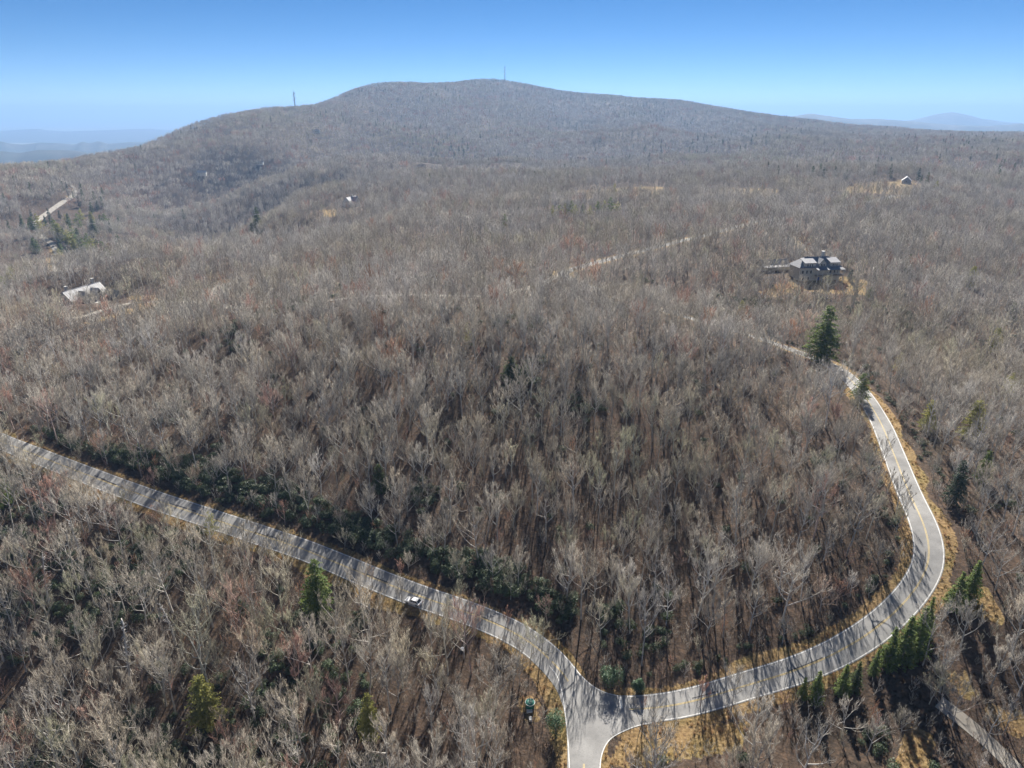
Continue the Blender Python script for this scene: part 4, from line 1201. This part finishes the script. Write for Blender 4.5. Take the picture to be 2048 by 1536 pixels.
# house among trees at the left: long pale metal roof, two cross gables, two chimneys
h1 = empty('grey_house', (-277.0, 431.0, float(H(-277, 431)) + 1.0), math.atan2(27.4, 7.6))
tag(h1, 'long grey house with pale metal roof, two cross gables and two chimneys, at the left', 'house')
gable_body('wall', h1, wall_grey, -14, 14, -5.2, 5.2, -4, 5.2, 10.4)
rf = gable_roof('roof', h1, roof_pale, -14, 14, -5.2, 5.2, 5.2, 10.6)
solids('ridge_cap', rf, roof_pale, [box_vf(-14.4, 14.4, -.18, .18, 10.56, 10.76)])
for k in range(1, 19):
    xs = -14.5 + k * 29 / 19
    solids('standing_seam', rf, roof_pale, [slab([(xs, -5.75, 4.72), (xs + .09, -5.75, 4.72), (xs + .09, -.15, 10.56), (xs, -.15, 10.56)], .12)])
for xc in (-4.2, 5.2):
    gable_body('cross_gable', h1, wall_grey, .8, 7.4, xc - 3.1, xc + 3.1, 1.0, 5.2, 8.9, 'y')
    gable_roof('cross_gable_roof', h1, roof_pale, -1.0, 7.4, xc - 3.1, xc + 3.1, 5.2, 9.1, .35, .18, 'y')
    window(h1, (xc, -7.4, 5.4), 1.8, 1.5, '-y', 2); window(h1, (xc, -7.4, 1.9), 2.4, 1.6, '-y', 2)
gable_body('garage_wing', h1, wall_grey, 3, 16, 9.3, 17.1, -4, 2.4, 6.0, 'y')
gable_roof('garage_roof', h1, roof_navy, 3, 16, 9.3, 17.1, 2.4, 6.2, .4, .2, 'y')
for y in (-2.6, 1.4):
    window(h1, (-14, y, 1.0), 1.1, 1.6, '-x'); window(h1, (-14, y, 4.2), 1.0, 1.3, '-x')
for xw in (-11.5, -8.6, .6, 9.6):
    window(h1, (xw, -5.2, 1.6), 1.2, 1.7)
box('porch_roof', h1, concrete, -8.4, 2.5, -10.6, -7.9, .6, .85)
for xp in (-8.0, -3.0, 2.0):
    box('porch_post', h1, frame_m, xp - .12, xp + .12, -10.3, -10.06, -4, .597)
chimney(h1, stone_m, -10.5, .8, 8, 13.0, 1.6, 1.1); chimney(h1, stone_m, 10.0, .8, 8, 13.6, 1.9, 1.2)
named('the grey house', (-277, 431))

# big house on the right: dark hipped roof, pale-roofed dormers, porch level over a walk-out base
q2 = hit(1634, 560)
h2 = empty('large_house', (q2[0], q2[1] + 5, float(H(*q2)) - .4), R(8))
tag(h2, 'large olive-grey house with dark roof and three pale-roofed dormers above a lawn', 'house')
box('wall', h2, wall_olive, -13, 13, -5.5, 6.5, -2, 8.0)
def hip(name, parent, m, x0, x1, y0, y1, ze, zr, inset, t=.25):
    ym = (y0 + y1) / 2
    c = [(x0, y0, ze), (x1, y0, ze), (x1, y1, ze), (x0, y1, ze)]; a, b = (x0 + inset, ym, zr), (x1 - inset, ym, zr)
    return solids(name, parent, m, [slab([c[0], c[1], b, a], t), slab([c[2], c[3], a, b], t), slab([c[1], c[2], b], t), slab([c[3], c[0], a], t)])
hip('roof', h2, roof_navy, -13.7, 13.7, -6.2, 7.2, 8.15, 13.4, 6.0)
for xc, w, kind in ((-6.8, 7.2, 'shed'), (1.2, 4.4, 'gable'), (9.0, 6.0, 'shed')):
    if kind == 'shed':
        d = box('dormer', h2, wall_olive, xc - w / 2, xc + w / 2, -5.3, 0, 7.6, 11.0)
        solids('dormer_roof', d, roof_pale, [slab([(xc - w / 2 - .3, -5.9, 10.95), (xc + w / 2 + .3, -5.9, 10.95), (xc + w / 2 + .3, .3, 12.9), (xc - w / 2 - .3, .3, 12.9)], .2)])
    else:
        d = gable_body('dormer', h2, wall_olive, 0, 5.35, xc - w / 2, xc + w / 2, 7.6, 10.6, 12.8, 'y')
        gable_roof('dormer_roof', d, roof_navy, -.5, 5.35, xc - w / 2, xc + w / 2, 10.6, 13.0, .3, .2, 'y')
    for i in (-1, 0, 1):
        window(h2, (xc + i * w * .2, -5.3 if kind == 'shed' else -5.35, 8.7), .85, 1.45)
for xw in (-11, -8.4, -5.8, 6.6, 9.2, 11.6):
    window(h2, (xw, -5.5, 4.6), 1.1, 1.9)
for xw in (-10.4, -7.0):
    window(h2, (xw, -5.5, .8), 1.1, 1.6)
box('porch_deck', h2, deck_m, -3.4, 13.4, -9.0, -5.55, 3.5, 3.8)
box('porch_railing', h2, frame_m, -3.4, 13.4, -8.98, -8.9, 4.75, 4.87)
for xp in (-3.2, 0, 3.2, 6.4, 9.6, 13.0):
    box('porch_post', h2, frame_m, xp - .14, xp + .14, -8.95, -8.67, -2, 3.49)
    box('porch_post', h2, frame_m, xp - .1, xp + .1, -8.87, -8.67, 3.81, 7.3)
solids('porch_roof', h2, roof_navy, [slab([(-3.8, -9.4, 7.3), (13.8, -9.4, 7.3), (13.8, -6.25, 8.1), (-3.8, -6.25, 8.1)], .2)])
box('door', h2, mat('blue_door', (.05, .09, .28), .5), -1.2, .2, -5.6, -5.505, -.2, 2.3)
box('patio_door', h2, glass_m, 2.2, 6.0, -5.58, -5.505, -.2, 2.3)
solids('side_porch_roof', h2, mat('copper_tan_roof', (.50, .36, .24), .6, var=.1), [slab([(13.1, -5, 8.4), (17, -5, 7.0), (17, 3, 7.0), (13.1, 3, 8.4)], .2)])
for yp in (-4.6, 2.6):
    box('porch_post', h2, frame_m, 16.5, 16.8, yp - .15, yp + .15, -2, 6.85)
chimney(h2, stone_m, 5.4, 3.0, 9, 15.8, 1.6, 1.3)
named('the big olive-grey house', q2)
q3 = hit(1548, 540)
h3 = empty('garage_building', (q3[0], q3[1] + 3, float(H(*q3)) - .2), R(12))
tag(h3, 'low wing building with pale roof edges half hidden left of the big olive-grey house', 'outbuilding')
gable_body('wall', h3, wall_olive, -9, 9, -4, 4, -2, 3.4, 6.2); gable_roof('roof', h3, roof_navy, -9, 9, -4, 4, 3.4, 6.4)
solids('porch_roof', h3, roof_pale, [slab([(-9.4, -6.6, 2.7), (9.4, -6.6, 2.7), (9.4, -4.05, 3.5), (-9.4, -4.05, 3.5)], .18)])
for xw in (-6.5, -2.2, 2.2, 6.5):
    box('garage_door' if abs(xw) < 5 else 'door', h3, frame_m, xw - 1.2, xw + 1.2, -4.06, -4.004, -.5, 2.1)
box('link_roof', h3, concrete, 9.05, 14, -5.0, -1.0, 3.1, 3.4)
for xp in (9.5, 13.7):
    box('link_post', h3, frame_m, xp - .12, xp + .12, -4.9, -4.66, -2, 3.09)

# house on the wooded spur, barn by the field, and small far houses
def small_house(name, pix, rz, L_, D_, e, r, wall, roof, label, pale=None, chim=True):
    q = hit(*pix); o = empty(name, (q[0], q[1], float(H(*q)) - .5), R(rz))
    tag(o, label, 'barn' if 'barn' in name else 'house')
    gable_body('wall', o, wall, -L_ / 2, L_ / 2, -D_ / 2, D_ / 2, -1.5, e, r)
    gable_roof('roof', o, roof, -L_ / 2, L_ / 2, -D_ / 2, D_ / 2, e, r + .2, .6, .25)
    for i in range(int(L_ / 4)):
        window(o, (-L_ / 2 + 2 + i * (L_ - 4) / max(1, int(L_ / 4) - 1), -D_ / 2, e * .35), 1.4, 1.6)
    window(o, (-L_ / 2, 0, e * .4), 1.4, 1.7, '-x')
    if chim: chimney(o, stone_m, L_ * .28, D_ * .12, r - 2, r + 1.8)
    return o
h4 = small_house('spur_house', (703, 412), 72, 22, 12, 6, 12, wall_white, roof_pale, 'blue-grey house with pale gable on the wooded spur, middle distance')
gable_body('cross_gable', h4, wall_grey, 2, 9.5, -4.5, 4.5, 0, 7.5, 12.2, 'y'); gable_roof('cross_gable_roof', h4, roof_pale, 0, 9.5, -4.5, 4.5, 7.5, 12.5, .6, .25, 'y')
box('terrace', h4, deck_m, -14, 12, -13, -6.1, -.2, .2)
small_house('barn', (1812, 366), 62, 19, 11, 4.5, 9, wall_grey, roof_pale, 'grey barn with pale roof at the end of the open field', chim=False)
h5 = small_house('far_house', (404, 350), 10, 20, 11, 6, 10, wall_white, roof_pale, 'white-walled house low on the mountain slope, left of centre')
small_house('far_house', (166, 328), -15, 26, 12, 6, 11, wall_white, roof_pale, 'pale house on the far ridge at the left beside the bare knoll road')
small_house('far_house', (842, 338), 8, 20, 11, 5, 9, wall_brown, roof_brown, 'brown house behind the plateau edge in the middle distance')
small_house('far_house', (500, 272), 10, 20, 11, 4, 8, concrete, roof_pale, 'tiny pale house on the upper mountain shoulder, left', chim=False)
small_house('far_house', (632, 264), -8, 22, 11, 4, 8, concrete, roof_pale, 'tiny pale house on the mountain, right of the shoulder house', chim=False)
small_house('far_house', (392, 252), 10, 18, 11, 4, 8, concrete, roof_brown, 'tiny house on the skyline where the mountain drops to the plain', chim=False)
small_house('far_house', (520, 328), 5, 16, 10, 5, 9, wall_white, roof_navy, 'tiny white house in the wooded hollow right of the white-walled house', chim=False)

# ------------------------------------------------------------------ masts on the mountain
mast_m = mat('mast_steel', (0.16, 0.17, 0.19), .6, metallic=.3)
dish_m = mat('white_antenna', (0.75, 0.75, 0.75), .5)
def mast(x, h, w, leg, label):
    r = pixray(x, 230); u = r[:2] / np.hypot(*r[:2]); d = np.exp(np.linspace(7, 8.6, 1500)); z = H(u[0] * d, u[1] * d)
    k = ((z - CAM_Z) / d).argmax(); q = u * d[k]
    o = empty('radio_mast', (q[0], q[1], z[k]), .4)
    cor = [np.array([math.cos(a) * w, math.sin(a) * w, 0]) for a in (0.3, 2.394, 4.489)]
    for c in cor:
        link('leg', mesh_np('leg', *tube_np([(c + np.array([0, 0, -1.0]), c * .5 + np.array([0, 0, h]), leg, leg * .8)], 4), [mast_m]), o)
    br, n_ = [], int(h / (w * 2))
    for i in range(n_):
        for j in range(3):
            a, b = cor[j], cor[(j + 1) % 3]; f0, f1 = i / n_, (i + 1) / n_
            p0 = a * (1 - .5 * f0) + np.array([0, 0, h * f0]); p1 = b * (1 - .5 * f1) + np.array([0, 0, h * f1]); p2 = b * (1 - .5 * f0) + np.array([0, 0, h * f0])
            br += [(p0, p1, leg * .5, leg * .5), (p0, p2, leg * .5, leg * .5)]
    link('bracing', mesh_np('bracing', *tube_np(br, 3), [mast_m]), o)
    link('spire', mesh_np('spire', *tube_np([(np.array([0, 0, h - 2]), np.array([0, 0, h * 1.1]), leg, leg * .6)], 5), [mast_m]), o)
    for f, s in ((.55, -1), (.68, 1), (.8, -1), (.92, 1)):
        c = np.array([0, 0, h * f]); link('antenna', mesh_np('antenna', *tube_np([(c, c + np.array([s * w * 1.6, 0, 0]), leg * .6, leg * .6), (c + np.array([s * w * 1.6, 0, -3]), c + np.array([s * w * 1.6, 0, 3]), leg * 2.0, leg * 2.0)], 6), [dish_m]), o)
    return tag(o, label, 'mast')
mast(1010, 84, 2.4, .55, 'tall lattice radio mast on the mountain summit')
mast(592, 62, 2.2, .5, 'shorter lattice radio mast on the mountain shoulder')

# ------------------------------------------------------------------ white car at the lower road edge
paint = mat('white_car_paint', (0.80, 0.80, 0.80), .3); paint.node_tree.nodes['Principled BSDF'].inputs['Coat Weight'].default_value = .4
rubber = mat('tyre_rubber', (0.02, 0.02, 0.02), .8); rim_m = mat('wheel_alloy', (0.45, 0.45, 0.46), .35, metallic=.8)
lamp_r = mat('red_lamp', (.4, .02, .02), .3); lamp_w = mat('clear_lamp', (.7, .7, .7), .15)
cq = hit(822, 1204); ck = int(np.argmin(np.hypot(*(lower_path - cq).T)))
ctan = lower_path[ck + 1] - lower_path[ck]; cnrm = normals(lower_path)[ck]
cpos = lower_path[ck] - cnrm * 2.45
car = empty('parked_car', (cpos[0], cpos[1], float(H(*cpos)) + .06), math.atan2(-ctan[1], -ctan[0]))
tag(car, 'white car with dark windows on the lower edge of the long straight road', 'car')
def loft(profile, widths, z_in):
    """closed side outline (x, z) mirrored across the car with its own half width at every point"""
    n_ = len(profile); v = [(x, -w, z) for (x, z), w in zip(profile, widths)] + [(x, w, z) for (x, z), w in zip(profile, widths)]
    f = [tuple(range(n_)), tuple(range(2 * n_ - 1, n_ - 1, -1))] + [(i, i + n_, (i + 1) % n_ + n_, (i + 1) % n_) for i in range(n_)]
    return v, f
body_p = [(2.25, .32), (2.32, .55), (2.25, .80), (1.95, .93), (1.05, 1.03), (-1.85, 1.06), (-2.22, .98), (-2.30, .60), (-2.20, .32)]
body_w = [.80, .86, .84, .86, .90, .90, .84, .86, .80]
bo = solids('body', car, paint, [loft(body_p, body_w, 0)])
cab_p = [(1.0, 1.02), (.25, 1.56), (-1.35, 1.62), (-1.95, 1.05)]
solids('roof', car, paint, [loft(cab_p, [.82, .64, .64, .80], 0)])
solids('windscreen', car, glass_m, [slab([(1.0, -.74, 1.05), (1.0, .74, 1.05), (.30, .58, 1.545), (.30, -.58, 1.545)], -.02)])
solids('rear_window', car, glass_m, [slab([(-1.42, -.58, 1.59), (-1.42, .58, 1.59), (-1.93, .70, 1.09), (-1.93, -.70, 1.09)], -.02)])
for s in (-1, 1):
    for x0, x1, xa, xb in ((.78, -.30, .22, -.30), (-.38, -1.72, -.38, -1.30)):
        qd = [(x0, s * .815, 1.08), (x1, s * .815, 1.08), (xb, s * .68, 1.50), (xa, s * .68, 1.50)]
        solids('side_window', car, glass_m, [slab(qd if s < 0 else qd[::-1], -.03)])
    box('headlight', car, lamp_w, 2.20, 2.34, s * .62 - .18, s * .62 + .18, .62, .78)
    box('tail_light', car, lamp_r, -2.33, -2.22, s * .66 - .15, s * .66 + .15, .70, .92)
    box('mirror', car, paint, .70, .88, s * .98 - .09, s * .98 + .09, 1.02, 1.16)
    for wx in (1.42, -1.40):
        w_ = empty('wheel', (wx, s * .80, .33)); w_.parent = car
        a = np.arange(18) * 2 * math.pi / 18
        def disc(r, y0, y1):
            v = [(r * math.cos(t), y, r * math.sin(t)) for y in (y0, y1) for t in a]
            return v, [tuple(range(18)), tuple(range(35, 17, -1))] + [(i, i + 18, (i + 1) % 18 + 18, (i + 1) % 18) for i in range(18)]
        solids('tyre', w_, rubber, [disc(.33, -.11, .11)]); solids('rim', w_, rim_m, [disc(.20, -.125, .125)])
named('the white car', cpos)

# ------------------------------------------------------------------ green tank, slabs, marker posts, boulder
tank_green = mat('teal_green_paint', (0.03, 0.15, 0.12), .5, var=.25, scale=1.5)
def ring_solid(r0, z0, r1, z1, k=28):
    a = np.arange(k) * 2 * math.pi / k
    v = [(r0 * math.cos(t), r0 * math.sin(t), z0) for t in a] + [(r1 * math.cos(t), r1 * math.sin(t), z1) for t in a]
    return v, [tuple(range(k - 1, -1, -1)), tuple(range(k, 2 * k))] + [(i, (i + 1) % k, (i + 1) % k + k, i + k) for i in range(k)]
tq = hit(1060, 1412); tk = empty('green_tank', (tq[0], tq[1], float(H(*tq))), 0)
tag(tk, 'teal green round tank with pale rim among bare twigs left of the junction', 'tank')
solids('shell', tk, tank_green, [ring_solid(1.02, -.3, 1.02, 1.05)])
solids('lid', tk, tank_green, [ring_solid(.94, 1.053, .55, 1.28), ring_solid(.22, 1.283, .2, 1.36)])
rimv, rimf = [], []
ang = np.arange(36) * 2 * math.pi / 36
link('rim', mesh_np('rim', *tube_np([(np.array([1.06 * math.cos(t), 1.06 * math.sin(t), 1.08]), np.array([1.06 * math.cos(t + .19), 1.06 * math.sin(t + .19), 1.08]), .06, .06) for t in ang], 5), [concrete]), tk)
def lone_box(nm, pix, sx_, sy_, h, rz, m, label, cat):
    q = hit(*pix); o = solids(nm, None, m, [box_vf(-sx_ / 2, sx_ / 2, -sy_ / 2, sy_ / 2, -.15, h)])
    o.location = (q[0], q[1], float(H(*q))); o.rotation_euler = (0, 0, rz)
    bv = o.modifiers.new('edge', 'BEVEL'); bv.width = .03; bv.segments = 2
    return tag(o, label, cat)
lone_box('concrete_slab', (1059, 1423), 1.25, .75, .25, .05, concrete, 'pale concrete slab directly below the green tank', 'slab')
lone_box('concrete_block', (1061, 1439), .62, 1.0, .4, .1, concrete, 'narrow whitish block further below the green tank', 'block')
lone_box('marker_post', (1098, 1434), .16, .16, .8, 0, wall_white, 'upper of two short white posts beside the pale-tipped bush', 'post')
lone_box('marker_post', (1099, 1443), .16, .16, .5, 0, wall_white, 'lower of two short white posts beside the pale-tipped bush', 'post')
lone_box('marker_post', (1287, 1386), .1, .1, 1.1, 0, wall_white, 'thin white post right of the small evergreen bush', 'post')
g = np.random.default_rng(3)
import bmesh
bm = bmesh.new(); bmesh.ops.create_icosphere(bm, subdivisions=3, radius=.5)
for v in bm.verts:
    v.co = v.co * (1 + .35 * float(vnoise(np.array(v.co.x * 2.2 + 5), np.array(v.co.y * 2.2 + v.co.z * 3), 88)))
    v.co.z *= .8
bme = bpy.data.meshes.new('boulder'); bm.to_mesh(bme); bm.free(); bme.materials.append(mat('white_quartz', (.62, .62, .64), .8, var=.2, scale=4))
bq = hit(925, 1299); tag(link('boulder', bme, None, (bq[0], bq[1], float(H(*bq)) + .2)), 'small white boulder on dark ground below the lower road', 'boulder')
named('the green tank', tq); named('the small white boulder', bq)
named('the stop line', hit(1236, 1409)); named('the gravel driveway', hit(1985, 1492)); named('the sharp road bend', hit(1858, 1080))
named('the rounded road corner', hit(1225, 1478))

# ------------------------------------------------------------------ the largest bare trees, each a thing of its own
def colour_word(t):
    return 'pale grey' if t < .2 else 'grey' if t < .42 else 'tan' if t < .6 else 'lichen-green' if t < .82 else 'reddish'
solo_list = [(sx[i], sy[i], sz[i], int(svi[i]), float(sscale[i]), float(stint[i]), stl[i], float(srz[i])) for i in np.nonzero(solo)[0]]
for (b, tp, form, tint) in SPOT_TREES:
    q, z, h = place(b[0], b[1], tp[1])
    solo_list.append((q[0], q[1], z, form, h / near_h[form], tint, (0, 0), random.uniform(0, 6.28)))
lpix = [project((q[0], q[1], float(H(*q))))[:2] for _, q in LAND]
cells = {}
for k, s in enumerate(solo_list):
    px, py, _ = project(s[:3])
    dist = [math.hypot(px - a, py - b) for a, b in lpix]
    j = int(np.argmin(dist)); dx, dy = px - lpix[j][0], py - lpix[j][1]
    side = ('right of' if dx > 0 else 'left of') if abs(dx) > abs(dy) else ('this side of' if dy > 0 else 'beyond')
    cells.setdefault((j, side), []).append((dist[j], k))
solo_label = {}
for (j, side), lst in cells.items():
    for n_, (_, k) in enumerate(sorted(lst)):
        s = solo_list[k]
        solo_label[k] = '%s %s bare tree, %snearest %s %s' % (FORM_WORD[s[3]], colour_word(s[5]), ORD[n_], side, LAND[j][0])
for k, (x, y, z, vi, sc, tint, tl, rz) in enumerate(solo_list):
    e = empty('bare_tree', (x, y, z), rz, sc); e.rotation_euler = (tl[0], tl[1], rz)
    for nm, me in (('trunk', near_tr[vi]), ('crown', near_cr[vi])):
        c = link(nm, me, e); c['tint'] = tint
    tag(e, solo_label[k], 'tree', 'leafless trees nearest the camera')
